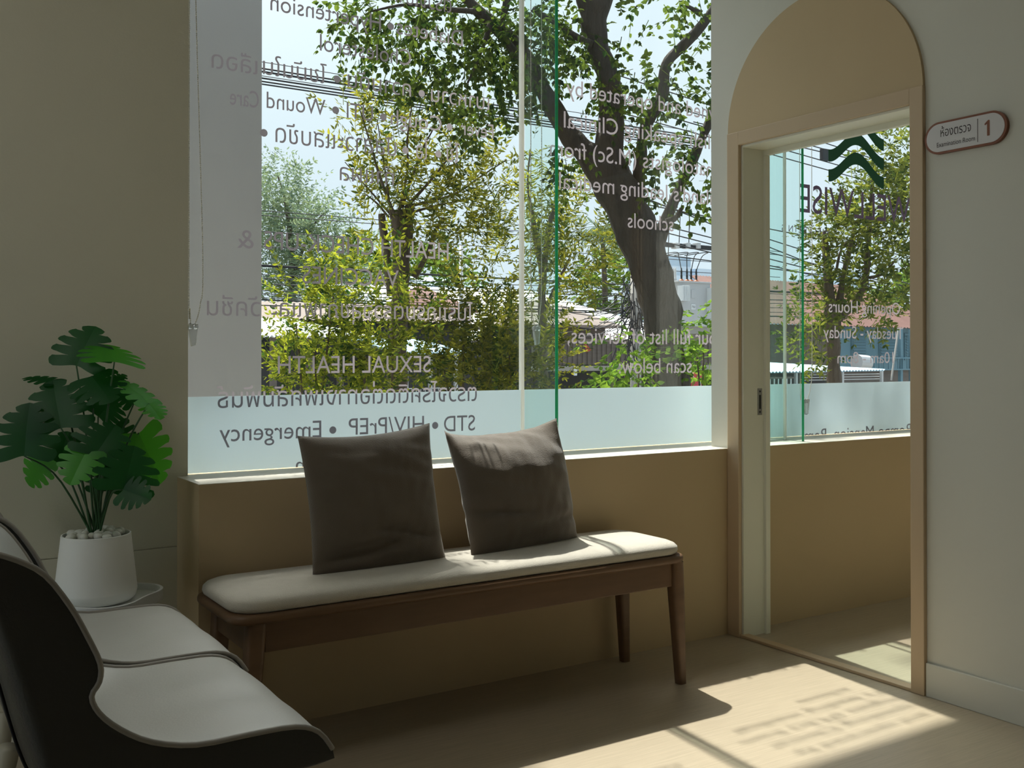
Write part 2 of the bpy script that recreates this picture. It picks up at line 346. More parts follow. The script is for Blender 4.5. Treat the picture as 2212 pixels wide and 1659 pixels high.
fin('window_4', -.838, .062, .268, 'upright glass fin with dark green edge behind the right cushion')
f2 = fin('window_5', .524, .072, .268, 'upright glass fin seen through the doorway')
gp = struct(B().box((WT+.001, .163, SILL), (.512, .171, TOPG)).build('window_6', M['fin']), 'green tinted closing pane between doorway jamb and the glass fin beyond it', 'glass pane')
B().box((.509, .160, SILL), (.515, .174, TOPG)).build('silicone_joint', M['silicone'], gp)
C1 = .034                                                           # cap height of the big lettering
T = lambda *a, **k: line(w1, *a, **k)
T('ตรวจเบาหวาน', (790, -6), (975, 25), .05, True)
T('Hypertension', (584, 24), (823, 65), .058); dot(w1, 844, 57)
T('Diabetes', (857, 76), (1000, 97), .058)
T('Cholesterol', (691, 113), (888, 139), .058)
T('เลือด', (457, 149), (556, 158), .046, True)
T('ไขมันใน', (568, 161), (706, 180), .046, True); dot(w1, 728, 171)
T('ความดัน', (751, 189), (888, 208), .046, True); dot(w1, 911, 202)
T('เบาหวาน', (931, 221), (1057, 236), .046, True)
T('Care', (497, 226), (559, 233), .055)
T('Wound', (576, 236), (703, 247), .055); dot(w1, 725, 238)
T('UTI', (749, 255), (806, 262), .055); dot(w1, 828, 253)
T('Cough', (844, 270), (954, 283), .055); dot(w1, 971, 274)
T('Fever', (995, 291), (1066, 300), .055)
dot(w1, 570, 287)
T('ปัสสาวะแสบขัด', (595, 307), (856, 337), .050, True); dot(w1, 876, 325)
T('ไอ', (899, 342), (926, 345), .050, True); dot(w1, 947, 333)
T('ไข้', (964, 349), (993, 352), .050, True)
T('ทำแผล', (734, 390), (851, 400), .048, True)
T('HEALTH CHECK-UPS', (570, 539), (969, 560), .061); T('&', (513, 535), (548, 537), .061)
T('VACCINES', (653, 612), (861, 620), .060)
T('โปรแกรมตรวจสุขภาพและ', (586, 684), (1021, 692), .048, True); T('วัคซีน', (447, 681), (562, 683), .048, True)
T('SEXUAL HEALTH', (600, 806), (930, 805), .060)
T('ตรวจโรคติดต่อทางเพศสัมพันธ์', (469, 880), (1030, 867), .053, True)
T('Emergency', (474, 955), (694, 944), .058); dot(w1, 719, 929)
T('HIV/PrEP', (753, 941), (916, 931), .058); dot(w1, 940, 919)
T('STD', (959, 932), (1026, 930), .058)
T('Contraception', (639, 1023), (905, 1003), .056)
T = lambda *a, **k: line(w2, *a, **k)
T('Owned and operated by', (1224, 210), (1580, 262), .066)
T('English-speaking Clinical', (1218, 277), (1582, 328), .066)
T('Dermatologists (M.Sc) from', (1188, 340), (1602, 386), .066)
T("Thailand's leading medical", (1208, 411), (1590, 445), .066)
T('schools', (1356, 492), (1455, 499), .062)
T('For our full list of services,', (1226, 743), (1600, 744), .066)
T('scan below:', (1337, 806), (1494, 806), .064)
T = lambda *a, **k: line(w3, *a, **k)
T('WELLWISE', (1728, 460), (1966, 482), .135, m='vinyl_dark')
T('WELLBEING', (1689, 500), (1792, 507), .030, m='vinyl_dark', spacing=1.5)
T('Opening Hours', (1790, 676), (1944, 678), .060)
T('Tuesday - Sunday', (1779, 731), (1951, 732), .060)
T('10am - 8pm', (1809, 784), (1930, 785), .056)
T('Rompo Mansion, Ram', (1738, 952), (1968, 941), .058)
def wave(px0, px1, py):
    a = onY(px0, py, YT); b = onY(px1, py+15, YT); z = (a.z+b.z)/2; n = 40
    up = [(a.x+(b.x-a.x)*i/n, z+.052*(1-math.cos(2*math.pi*(i/n)))-.0) for i in range(n+1)]
    return B().prism(up+[(x, q-.060) for x, q in reversed(up)], 1, YT, YT+.0006).fixn().build('wave_mark', M['vinyl_green'], w3)
for k in range(4): wave(1789.7, 1909.3, 367-42*k)

# ------------------------------------------------------------------ bead chains of the roller blinds
def chain(name, xa, xb, y, zlow, lab, xb_top=None, clip=None, ztop=TOPG-.02):
    root = empty(name, (xa, y, zlow)); tag(root, lab, 'blind chain', 'bead chains of the roller blinds')
    xm = (xa+xb)/2 if clip is None else clip; xt = xb if xb_top is None else xb_top; zr = zlow+.20; b = B()
    path = [(xa, y, ztop), (xa, y, zr), (xa*.7+xm*.3, y, zlow+.06), (xm-.006, y, zlow+.008)]
    pth2 = [(xt, y, ztop), (xt+(xb-xt)*.45, y, zr+(ztop-zr)*.5), (xb, y, zr+.03), (xb*.72+xm*.28, y, zlow+.07), (xm+.006, y, zlow+.008)]
    for pp in (path, pth2):
        c = cat(pp, 60); b.tube(c, .0008, 4); d = 0.; k = 0
        for q0, q1 in zip(c[:-1], c[1:]):
            L = (q1-q0).length
            while d <= L: b.ball(q0.lerp(q1, d/L), .0026, 1); d += .0062
            d -= L
    b.build('bead_cord', M['bead'], root, True)
    c = B().prism([(xm-.016, zlow+.012), (xm+.016, zlow+.012), (xm+.010, zlow-.055), (xm-.004, zlow-.06)], 1, y-.007, y+.007).ball((xm-.008, y, zlow+.004), .011).ball((xm+.008, y, zlow+.004), .011)
    c.build('chain_weight', M['clear'], root, False, True)
    return root
a = onY(436, 690, .262); chain('blind_chain', -2.150, onY(438, 600, .258).x, .258, onY(414, 708, .258).z, 'pearl bead chain hanging along the left window edge over the grey pillar', onY(411, 0, .258).x, onY(416, 708, .258).x)
a = onY(1147, 700, .20); b_ = onY(1170, 700, .20)
chain('blind_chain', a.x, b_.x, .20, onY(1157, 712, .20).z, 'pearl bead chain hanging beside the glass fin above the right cushion')
a = onY(1722, 800, .2); b_ = onY(1748, 800, .2)
chain('blind_chain', a.x+.02, b_.x+.02, .2, onY(1740, 868, .2).z, 'bead chain hanging in the examination room window')

# ------------------------------------------------------------------ room sign
root = empty('room_sign', (-.006, -1.075, 1.877)); tag(root, 'rounded white examination room sign with copper rim on the wall right of the doorway', 'sign')
def pill(yc, zc, hw, hh, n=20):
    p = []
    for i in range(n+1): a = -math.pi/2+math.pi*i/n; p.append((yc+hw-hh+hh*math.cos(a), zc+hh*math.sin(a)))
    for i in range(n+1): a = math.pi/2+math.pi*i/n; p.append((yc-hw+hh+hh*math.cos(a), zc+hh*math.sin(a)))
    return p
SC = (-1.074, 1.877)
smooth_by_angle(B().prism(pill(SC[0], SC[1], .147, .0535), 0, -.014, -.0005).build('rim', M['sign_rim'], root, fix=True))
B().prism(pill(SC[0], SC[1], .139, .0465), 0, -.0148, -.014).build('face', M['sign_face'], root, fix=True)
def wall_text(body, y_left, y_right, zb, cap, thai, par, m='sign_ink', bold=0.):
    v, f = text_mesh(body, 1, bold); x0, x1, y0, y1 = bounds(v); k = (y_left-y_right)/(x1-x0); q = cap/(THAI if thai else CAP)
    mesh_obj('lettering', [(-.0152, y_left-(p[0]-x0)*k, zb+p[1]*q) for p in v], f, M[m], par)
wall_text('ห้องตรวจ', -.988, -1.098, 1.879, .0235, True, root)
wall_text('Examination Room', -.974, -1.112, 1.846, .0155, False, root)
B().prism([(-1.155, 1.853), (-1.162, 1.853), (-1.163, 1.855), (-1.163, 1.900), (-1.1615, 1.9035), (-1.1575, 1.903), (-1.1465, 1.894), (-1.145, 1.891), (-1.147, 1.8885), (-1.150, 1.8895), (-1.154, 1.892), (-1.154, 1.855)], 0, -.0154, -.0148).build('numeral', M['sign_rim'], root, fix=True)
B().box((-.0152, -1.1225, 1.839), (-.0148, -1.1205, 1.914)).build('divider', M['sign_ink'], root)

# ------------------------------------------------------------------ bench
root = empty('bench', (-1.405, -.21, 0)); tag(root, 'walnut bench with cream upholstered seat pad under the window', 'bench')
BX0, BX1, BY0, BY1 = -2.215, -.598, -.405, -.022
def rrect(x0, x1, y0, y1, r_, n=8):
    p = []
    for cx, cy, a0 in ((x1-r_, y1-r_, 0), (x0+r_, y1-r_, 90), (x0+r_, y0+r_, 180), (x1-r_, y0+r_, 270)):
        for i in range(n+1): a = R(a0+90*i/n); p.append((cx+r_*math.cos(a), cy+r_*math.sin(a)))
    return p
def layered(levels, r_, m, name, par):                              # rounded plates: (inset, z) rings
    vs = []; n = None
    for ins, z in levels:
        ring = rrect(BX0+ins, BX1-ins, BY0+ins, BY1-ins, max(.006, r_-ins)); n = len(ring); vs += [(x, y, z) for x, y in ring]
    fs = [(i*n+j, i*n+(j+1) % n, (i+1)*n+(j+1) % n, (i+1)*n+j) for i in range(len(levels)-1) for j in range(n)]
    fs += [tuple(range(n-1, -1, -1)), tuple((len(levels)-1)*n+j for j in range(n))]
    o = mesh_obj(name, vs, fs, m, par); return smooth_by_angle(o, 50)
layered([(.012, .428), (.004, .431), (0, .438), (0, .446), (.003, .453), (.010, .456)], .058, M['wood'], 'seat_frame', root)
# the pad: softly domed, denser grid on top
vs = []; fs = []; lev = [(.018, .456), (.010, .462), (.006, .472), (.008, .483), (.016, .492), (.032, .499), (.06, .504), (.10, .507), (.15, .508)]
for ins, z in lev:
    ring = rrect(BX0+ins, BX1-ins, BY0+ins, BY1-ins, max(.01, .085-ins*.5)); n = len(ring); vs += [(x, y, z) for x, y in ring]
fs = [(i*n+j, i*n+(j+1) % n, (i+1)*n+(j+1) % n, (i+1)*n+j) for i in range(len(lev)-1) for j in range(n)]+[tuple(range(n-1, -1, -1)), tuple((len(lev)-1)*n+j for j in range(n))]
mesh_obj('seat_pad', vs, fs, M['pad'], root, True)
def leg(x, y, dx, dy, top=.43, w0=.052, w1=.034):
    vs = []
    for z, w, ox, oy in ((top, w0, 0, 0), (.33, w0*.98, dx*.2, dy*.2), (0, w1, dx, dy)):
        for px, py in rrect(-w/2, w/2, -w/2, w/2, w*.3, 4): vs.append((x+ox+px, y+oy+py, z))
    n = 20; fs = [(i*n+j, (i+1)*n+j, (i+1)*n+(j+1) % n, i*n+(j+1) % n) for i in range(2) for j in range(n)]+[tuple(range(n)), tuple(2*n+j for j in reversed(range(n)))]
    return smooth_by_angle(mesh_obj('leg', vs, fs, M['wood'], root))
for x, dx in ((BX0+.075, -.028), (BX1-.035, .022)):
    for y, dy in ((BY0+.042, -.006), (BY1-.042, .004)): leg(x, y, dx, dy)
for y in (BY0+.03, BY1-.045): B().box((BX0+.098, y, .345), (BX1-.058, y+.02, .43), .003).build('apron', M['wood'], root)
for x in (BX0+.066, BX1-.045): B().box((x-.01, BY0+.066, .345), (x+.01, BY1-.066, .43), .003).build('apron', M['wood'], root)

# ------------------------------------------------------------------ cushions
def cushion(name, bl, br, tl, tr_, thick, seed, lab, sag, bend=0.):
    rs = random.Random(seed); n = 40; vs = [[], []]; bl, br, tl, tr_ = map(Vector, (bl, br, tl, tr_))
    nrm0 = (br-bl).cross(tl-bl).normalized()                        # towards the room
    for side in (0, 1):
        for j in range(n+1):
            for i in range(n+1):
                u = i/n*2-1; v = j/n*2-1
                uu = u*(1-.055*(1-v*v)); vv = v*(1-(.045 if v > 0 else -.005)*(1-u*u)) - sag*(1-u*u)*max(0, v)**2
                a = (uu+1)/2; b = (vv+1)/2
                p = bl*(1-a)*(1-b)+br*a*(1-b)+tl*(1-a)*b+tr_*a*b
                bb = max(0, b-.58)/.42; bk = bend*(1-.85*abs(u)**2.5); p = p+Vector((0, .12, -.03))*(bk*bb**1.3)
                nrm = (nrm0+Vector((0, .2, .8))*(bk*min(1, bb*1.6))).normalized()
                h = thick*max(0, (1-abs(u)**2.6))**.55*max(0, (1-abs(v)**2.6))**.55
                k = min(1, h/thick*1.6)
                wr_ = .006*noise.noise(Vector((u*2.2+seed, v*6+u*1.5, seed)))*k + .0035*noise.noise(Vector((u*9+seed, v*4-u*5, 3)))*k
                wr_ += -.020*math.exp(-((v+.72-.12*u)/.07)**2)*k*(.5+.5*math.cos(u*2+seed))
                wr_ += -.015*math.exp(-((v+.50+.18*u)/.05)**2)*k*max(0, math.sin(u*2.4+seed*.7))
                vs[side].append(p+nrm*((h+wr_)*(1 if side == 0 else -1.0)))
    fs = []; m = n+1; K = m*m
    for j in range(n):
        for i in range(n):
            q = (j*m+i, j*m+i+1, (j+1)*m+i+1, (j+1)*m+i); fs.append(q); fs.append(tuple(K+x for x in reversed(q)))
    b = B(); b.v = [tuple(p) for p in vs[0]+vs[1]]; b.f = fs
    bm = bmesh.new(); bv = [bm.verts.new(p) for p in b.v]
    for f in fs: bm.faces.new([bv[i] for i in f])
    bmesh.ops.remove_doubles(bm, verts=bm.verts[:], dist=.0004); bmesh.ops.recalc_face_normals(bm, faces=bm.faces[:])
    me = bpy.data.meshes.new(name); bm.to_mesh(me); bm.free(); me.materials.append(M['cushion']); me.polygons.foreach_set('use_smooth', [True]*len(me.polygons))
    o = bpy.data.objects.new(name, me); COL.objects.link(o); return tag(o, lab, 'cushion', 'taupe cushions on the bench')
cushion('cushion', (-1.925, -.235, .497), (-1.468, -.215, .499), (-1.915, -.085, .905), (-1.457, -.085, .928), .075, 1, 'shaded taupe square cushion on the left half of the bench', .05)
cushion('cushion', (-1.385, -.235, .497), (-.895, -.150, .497), (-1.392, -.085, .905), (-.930, -.085, .930), .075, 4, 'taupe square cushion with sunlit top edge in front of the glass fin', .12, 1.0)

# ------------------------------------------------------------------ upholstered chairs, side by side
def chair(name, yc, hw, dx, lab):
    root = empty(name, (-2.6+dx, yc, 0)); tag(root, lab, 'chair', 'grey leather chairs with dark shells')
    # side rim, seat centre line and outer shell line, as (x, z)
    rim = [(-2.885, .845), (-2.840, .826), (-2.798, .797), (-2.760, .742), (-2.734, .690), (-2.714, .642), (-2.715, .612), (-2.727, .590), (-2.715, .560), (-2.682, .527), (-2.630, .495), (-2.555, .475), (-2.462, .474), (-2.376, .471), (-2.330, .452), (-2.303, .415)]
    mid = [(-2.895, .865), (-2.862, .830), (-2.834, .760), (-2.815, .690), (-2.798, .620), (-2.786, .565), (-2.775, .525), (-2.755, .490), (-2.720, .472), (-2.680, .466), (-2.620, .467), (-2.555, .474), (-2.462, .480), (-2.376, .476), (-2.330, .456), (-2.300, .415)]
    out = [(-2.925, .862), (-2.902, .800), (-2.884, .730), (-2.866, .660), (-2.850, .600), (-2.835, .540), (-2.821, .490), (-2.806, .450), (-2.786, .415), (-2.750, .392), (-2.700, .382), (-2.610, .378), (-2.500, .375), (-2.400, .374), (-2.335, .378), (-2.298, .392)]
    n = 46; RM, MD, OU = cat(rim, n), cat(mid, n), cat(out, n); m = 28
    def P(q, y): return (q.x+dx, yc+y, q.y)
    inner = []; 
    for i in range(n):
        for j in range(m+1):
            s = j/m*2-1; k = abs(s)**(3.2 if RM[i].y > .49 else 4)
            q = MD[i].lerp(RM[i], k); y = s*(hw-.006)
            z = q.y + .0035*noise.noise(Vector((q.x*7, y*9+yc*3, 1)))*(1-k)
            inner.append((q.x+dx, yc+y, z))
    fi = [(i*(m+1)+j, i*(m+1)+j+1, (i+1)*(m+1)+j+1, (i+1)*(m+1)+j) for i in range(n-1) for j in range(m)]
    b = B(); b.v = inner; b.f = fi; o = b.build('upholstery', M['leather'], root, True, True)
    # the shell: from rim round the outside to the other rim
    outer = []; m2 = 36
    for i in range(n):
        for j in range(m2+1):
            s = j/m2*2-1; c = abs(s)
            k = max(0, (c-.0)/1.0)**5
            q = OU[i].lerp(RM[i], k); y = math.copysign(hw*(1-(1-min(1, c*1.12))**2.0 if c*1.12 < 1 else 1), s) if c else 0
            if c*1.12 < 1: q = OU[i].lerp(RM[i], .26*(c*1.12)**3)
            else: q = OU[i].lerp(RM[i], .26+.74*((c*1.12-1)/.12))
            outer.append((q.x+dx, yc+y, q.y))
    fo = [(i*(m2+1)+j, (i+1)*(m2+1)+j, (i+1)*(m2+1)+j+1, i*(m2+1)+j+1) for i in range(n-1) for j in range(m2)]
    b = B(); b.v = outer; b.f = fo
    # close nose and top between the two skins
    k0 = len(b.v)
    for i in (0, n-1):
        ii = inner[i*(m+1):(i+1)*(m+1)]; oo = outer[i*(m2+1):(i+1)*(m2+1)]
        base = len(b.v); b.v += ii+oo
        for j in range(m):
            j2 = round(j*m2/m); j3 = round((j+1)*m2/m)
            f = [base+j, base+j+1, base+m+1+j3]; f2 = [base+m+1+q for q in range(j3-1, j2-1, -1)]
            b.f.append(tuple(f+f2))
    o = b.build('shell', M['shell'], root, True); 
    pp = B()
    for sgn in (-1, 1): pp.tube([P(q, sgn*(hw-.001)) for q in RM], .0052, 6)
    pp.tube([inner[j] for j in range(m+1)], .0052, 6); pp.tube([inner[(n-1)*(m+1)+j] for j in range(m+1)], .0045, 6)
    pp.build('piping', M['piping'], root, True)
    # rear seam
    B().tube([(OU[i].x+dx-.002, yc-hw*.60, OU[i].y) for i in range(2, 30)], .003, 5).build('back_seam', M['dark'], root, True)
    for x, lx in ((-2.42, .05), (-2.80, -.055)):
        for s in (-1, 1):
            p0 = Vector((x+dx, yc+s*hw*.62, .385)); p1 = Vector((x+dx+lx, yc+s*hw*.88, 0))
            B().tube([p0, p1], [.021, .012], 14).build('leg', M['leg_metal'], root, True)
    return root
chair('chair', -1.015, .262, 0, 'nearest grey leather chair with dark shell, cut off by the bottom edge')
chair('chair', -.470, .262, .018, 'grey leather chair with dark shell between the nearer chair and the plant table')

# ------------------------------------------------------------------ side table and plant
TC = Vector((-2.475, .015, 0)); TZ = .452
root = empty('side_table', TC); tag(root, 'white metal side table with lobed tray top under the potted plant', 'side table')
def lobed(r0, n=96): return [(r0*(1+.10*math.cos(4*(2*math.pi*i/n)-.2)), 2*math.pi*i/n) for i in range(n)]
def ring(k, z): return [(TC.x+r_*k*math.cos(a), TC.y+r_*k*math.sin(a), z) for r_, a in lobed(.168)]
lev = [(.2, -.014), (.97, -.014), (1.0, -.010), (1.0, .020), (.985, .022), (.955, .020), (.945, .002), (.2, .0)]; n = 96; vs = []
for k, z in lev: vs += ring(k, TZ+z)
fs = [(i*n+j, i*n+(j+1) % n, (i+1)*n+(j+1) % n, (i+1)*n+j) for i in range(len(lev)-1) for j in range(n)]+[tuple(range(n-1, -1, -1)), tuple((len(lev)-1)*n+j for j in range(n))]
smooth_by_angle(mesh_obj('tray', vs, fs, M['white'], root))
for a in (40, 160, 280):
    B().tube([(TC.x+.075*math.cos(R(a)), TC.y+.075*math.sin(R(a)), TZ-.013), (TC.x+.135*math.cos(R(a)), TC.y+.135*math.sin(R(a)), 0)], .012, 14).build('leg', M['white'], root, True)
PZ = TZ+.0022
root = empty('potted_plant', (TC.x, TC.y, PZ)); tag(root, 'leafy green monstera in a ribbed white pot on the side table', 'potted plant')
prof = [(.02, 0), (.085, .0), (.098, .004), (.107, .014), (.110, .030)]
for i in range(57): prof.append((.1105-.0165*(i/56)-(.0009 if i % 2 else 0), .034+.15*i/56))
prof += [(.093, .190), (.0895, .1905), (.0885, .186), (.089, .165), (.02, .163)]
smooth_by_angle(B().lathe(prof, (TC.x, TC.y, PZ), 72).build('pot', M['pot'], root, fix=True), 60)
B().lathe([(.001, .1), (.089, .1), (.0888, .166), (.001, .170)], (TC.x, TC.y, PZ), 32).build('soil', M['soil'], root, fix=True)
# monstera leaves
def monstera(base, tip, width, face, cup=.12, lobes=5, droop=.15):
    base, tip, face = Vector(base), Vector(tip), Vector(face).normalized(); ax = tip-base; L = ax.length; ax.normalize()
    nrm = (face-ax*face.dot(ax)).normalized(); sd_ = ax.cross(nrm); vs = []; fs = []
    def hw(s): return width/2*(math.sin(math.pi*min(1, max(0, (s*.93+.07)))**.80)**.62)
    def pt(s, t, side):
        x = hw(s)*t; y = s*L - (.34*L*t*t*(1-s)**2.5) + .10*L*t*t*s*0
        z = cup*x*1.2 - droop*L*(s-.35)**2*(1 if s > .35 else .2) - .35*x*x/width
        return base+ax*y+sd_*(x*side)+nrm*z
    NS = 4; NT = 8
    for side in (-1, 1):
        for k in range(lobes):
            a, b_ = k/lobes, (k+1)/lobes; c = (a+b_)/2; k0 = len(vs)
            for i in range(NS+1):
                u = i/NS*2-1
                for j in range(NT+1):
                    t = j/NT; g = max(0, (t-.30)/.70); g = g*g*(3-2*g)
                    gap = .42*g**1.3 if 0 < k or u > 0 else .0
                    if k == lobes-1 and u > 0: gap = 0
                    s = c+(b_-a)/2*u*(1-gap)+.10*t*t*(1-.5*c)*1.0
                    s = min(1.0, s) if k < lobes-1 else min(1.0, c+(b_-a)/2*u*(1-gap)+.10*t*t*(1-.5*c)*(1-u)/2)
                    tt = t*(1-.10*abs(u)**3*g)
                    vs.append(pt(s, tt, side))
            for i in range(NS):
                for j in range(NT):
                    q = (k0+i*(NT+1)+j, k0+i*(NT+1)+j+1, k0+(i+1)*(NT+1)+j+1, k0+(i+1)*(NT+1)+j); fs.append(q if side > 0 else tuple(reversed(q)))
    return vs, fs
crown = Vector((TC.x, TC.y, PZ+.17))
camv = (CAM_P-at(190, 900, 2.9)).normalized()
def pl(base, tip, wpx, d0, d1, fx, light=False, cup=.12, dr=.15):
    # base, tip: where the leaf starts and ends; fx = (towards viewer, up, sideways)
    b_ = at(*base, d0); t = at(*tip, d1); f = camv*fx[0]+UP*fx[1]+RGT*fx[2]
    v, f_ = monstera(b_, t, wpx*1.1*2.9/FPX, f, cup, 5, dr)
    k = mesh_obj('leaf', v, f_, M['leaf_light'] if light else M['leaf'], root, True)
    mid = crown.lerp(b_, .55)+Vector((0, 0, .05)); c0 = crown+Vector((rnd.uniform(-.012, .012), rnd.uniform(-.012, .012), 0))
    B().tube(cat([c0, mid, b_, b_.lerp(t, .35)][:3], 10), [.0034-.0012*i/9 for i in range(10)], 6).build('stem', M['stem'], root, True)
pl((165, 790), (205, 702), 125, 2.92, 2.98, (.9, .5, -.2))
pl((247, 782), (232, 742), 130, 2.86, 2.99, (-.25, 1, .1), True, .05, .05)
pl((198, 812), (240, 866), 110, 2.88, 2.82, (.45, .9, -.3), False, -.05)
pl((120, 826), (50, 812), 60, 2.92, 2.95, (.3, 1, 0))
pl((240, 826), (272, 808), 60, 2.97, 3.0, (.3, 1, 0))
pl((132, 925), (112, 818), 138, 2.84, 2.90, (1, .25, -.2))
pl((52, 985), (62, 868), 128, 2.80, 2.84, (1, .15, -.25))
pl((322, 872), (262, 818), 92, 2.90, 2.92, (.3, .8, .8), True)
pl((322, 872), (348, 905), 70, 2.90, 2.88, (.5, .6, .6), True)
pl((290, 870), (246, 842), 60, 2.96, 2.98, (.7, .6, 0))
pl((205, 985), (250, 915), 122, 2.80, 2.86, (.9, .5, .0))
pl((186, 975), (150, 1046), 88, 2.80, 2.74, (.8, .6, -.1), True)
pl((236, 930), (268, 985), 100, 2.93, 2.95, (.9, .3, .3))
pl((212, 900), (250, 862), 110, 2.98, 3.02, (.9, .4, .2))
pl((300, 935), (350, 1045), 110, 2.96, 2.98, (.9, .2, .4), True)
pl((266, 1058), (292, 962), 124, 2.76, 2.80, (1, .2, .15))
pl((266, 1058), (325, 1078), 70, 2.76, 2.74, (1, .2, .2))
pl((98, 985), (58, 1050), 84, 2.90, 2.93, (.9, .3, -.3), True)
pl((130, 1000), (145, 930), 92, 2.94, 2.98, (.9, .4, -.1))
pl((205, 1030), (195, 965), 100, 2.95, 2.97, (1, .2, 0))
pl((228, 1060), (238, 1000), 84, 2.93, 2.96, (1, .1, 0))
for k in range(26):
    a = k*2.39996; rr = .081*math.sqrt((k+.6)/26); 
    if rr < .022: continue
    sz = rnd.uniform(.014, .019); x = TC.x+rr*.92*math.cos(a); y = TC.y+rr*.92*math.sin(a)
    b = B().ball((0, 0, 0), sz, 2, (1, rnd.uniform(.7, .9), rnd.uniform(.6, .8)))
    b.v = [tuple(Vector(v)*(1+.18*noise.noise(Vector(v)*60+Vector((k, 0, 0))))) for v in b.v]
    o = b.build('pebble', M['pebble'], None, True); o.location = (x, y, PZ+.184+rnd.uniform(0, .014)*(1-rr/.09)+(.004)); o.rotation_euler = (rnd.uniform(-.4, .4), rnd.uniform(-.4, .4), rnd.uniform(0, 6))
    tag(o, 'smooth white pebble covering the soil of the potted plant', 'pebble', 'white pebbles in the plant pot')
#@@OUTSIDE
# ================================================================== OUTSIDE
M['asphalt'] = mat('street_paving', (.24, .235, .22), .9, .15, 4)
M['bark'] = mat('brown_bark', (.046, .036, .028), .95, .6, 16, (1, 1, .25), bump=1.0, bscale=22, bstretch=(1, 1, .22), bdist=.05)
M['bark2'] = mat('grey_brown_bark', (.11, .083, .062), .95, .55, 22, (1, 1, .3), bump=1.0, bscale=34, bstretch=(1, 1, .3), bdist=.035)
M['lf_big'] = translucent('heart_leaf', (.022, .036, .012), (.032, .060, .010), 0, .7)
M['lf_mid'] = translucent('neem_leaf', (.042, .056, .014), (.080, .098, .013), 0, .8)
M['lf_young'] = translucent('young_leaf', (.048, .070, .015), (.100, .140, .015), 0, .85)
M['lf_dark'] = translucent('dense_leaf', (.034, .058, .018), (.055, .095, .014), 0, .4)
M['lf_vine'] = translucent('vine_leaf', (.045, .09, .018), (.08, .155, .018), 0, .5)
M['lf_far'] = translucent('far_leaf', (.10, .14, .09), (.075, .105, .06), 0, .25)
M['lf_right'] = translucent('glossy_leaf', (.038, .056, .018), (.060, .082, .014), 0, .65)
M['white_roof'] = mat('white_metal_roof', (.78, .80, .82), .5, .06, 2)
M['blue_roof'] = mat('pale_blue_roof', (.42, .62, .76), .5, .08, 2)
M['rust_roof'] = mat('rusty_roof', (.17, .085, .07), .85, .35, 3, (1, .4, 1))
M['brown_roof'] = mat('brown_tile_roof', (.235, .19, .165), .9, .25, 4)
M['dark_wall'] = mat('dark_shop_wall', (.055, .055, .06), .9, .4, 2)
M['timber'] = mat('weathered_timber', (.15, .125, .11), .9, .35, 4, (1, 1, 6))
M['blue_wood'] = mat('blue_painted_wood', (.13, .24, .29), .7, .2, 4, (6, 1, 1))
M['concrete'] = mat('pole_concrete', (.36, .34, .31), .9, .15, 5)
M['wire'] = mat('black_cable', (.02, .02, .024), .6)
M['grey_tank'] = mat('grey_tank_paint', (.50, .50, .50), .5, .06, 3)
M['red'] = mat('red_board', (.50, .045, .06), .5, .06)
M['sign_white'] = mat('board_white', (.75, .78, .82), .5)
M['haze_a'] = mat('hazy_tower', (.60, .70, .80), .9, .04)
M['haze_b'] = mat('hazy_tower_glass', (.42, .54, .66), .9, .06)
M['orange'] = mat('orange_bushing', (.55, .16, .06), .5)
GZ = -2.0
struct(B().box((-160, .5, GZ-.2), (260, 420, GZ)).box((-160, -80, GZ-.2), (-5.6, .5, GZ)).build('ground', M['asphalt']), 'street ground outside below the window', 'ground')
# the building itself: pillar and eave
struct(B().box((-3.6, 3.0, GZ), (onY(565, 500, 3.0).x, 3.4, 4.1)).build('pillar', M['column']), 'grey rendered pillar standing outside behind the left window edge', 'pillar')
struct(B().box((-8, .3, 4.10), (6, 1.30, 4.35)).box((-8, .29, CEIL), (6, .55, 4.2)).build('eave', M['column']), 'grey eave slab above the window', 'eave')

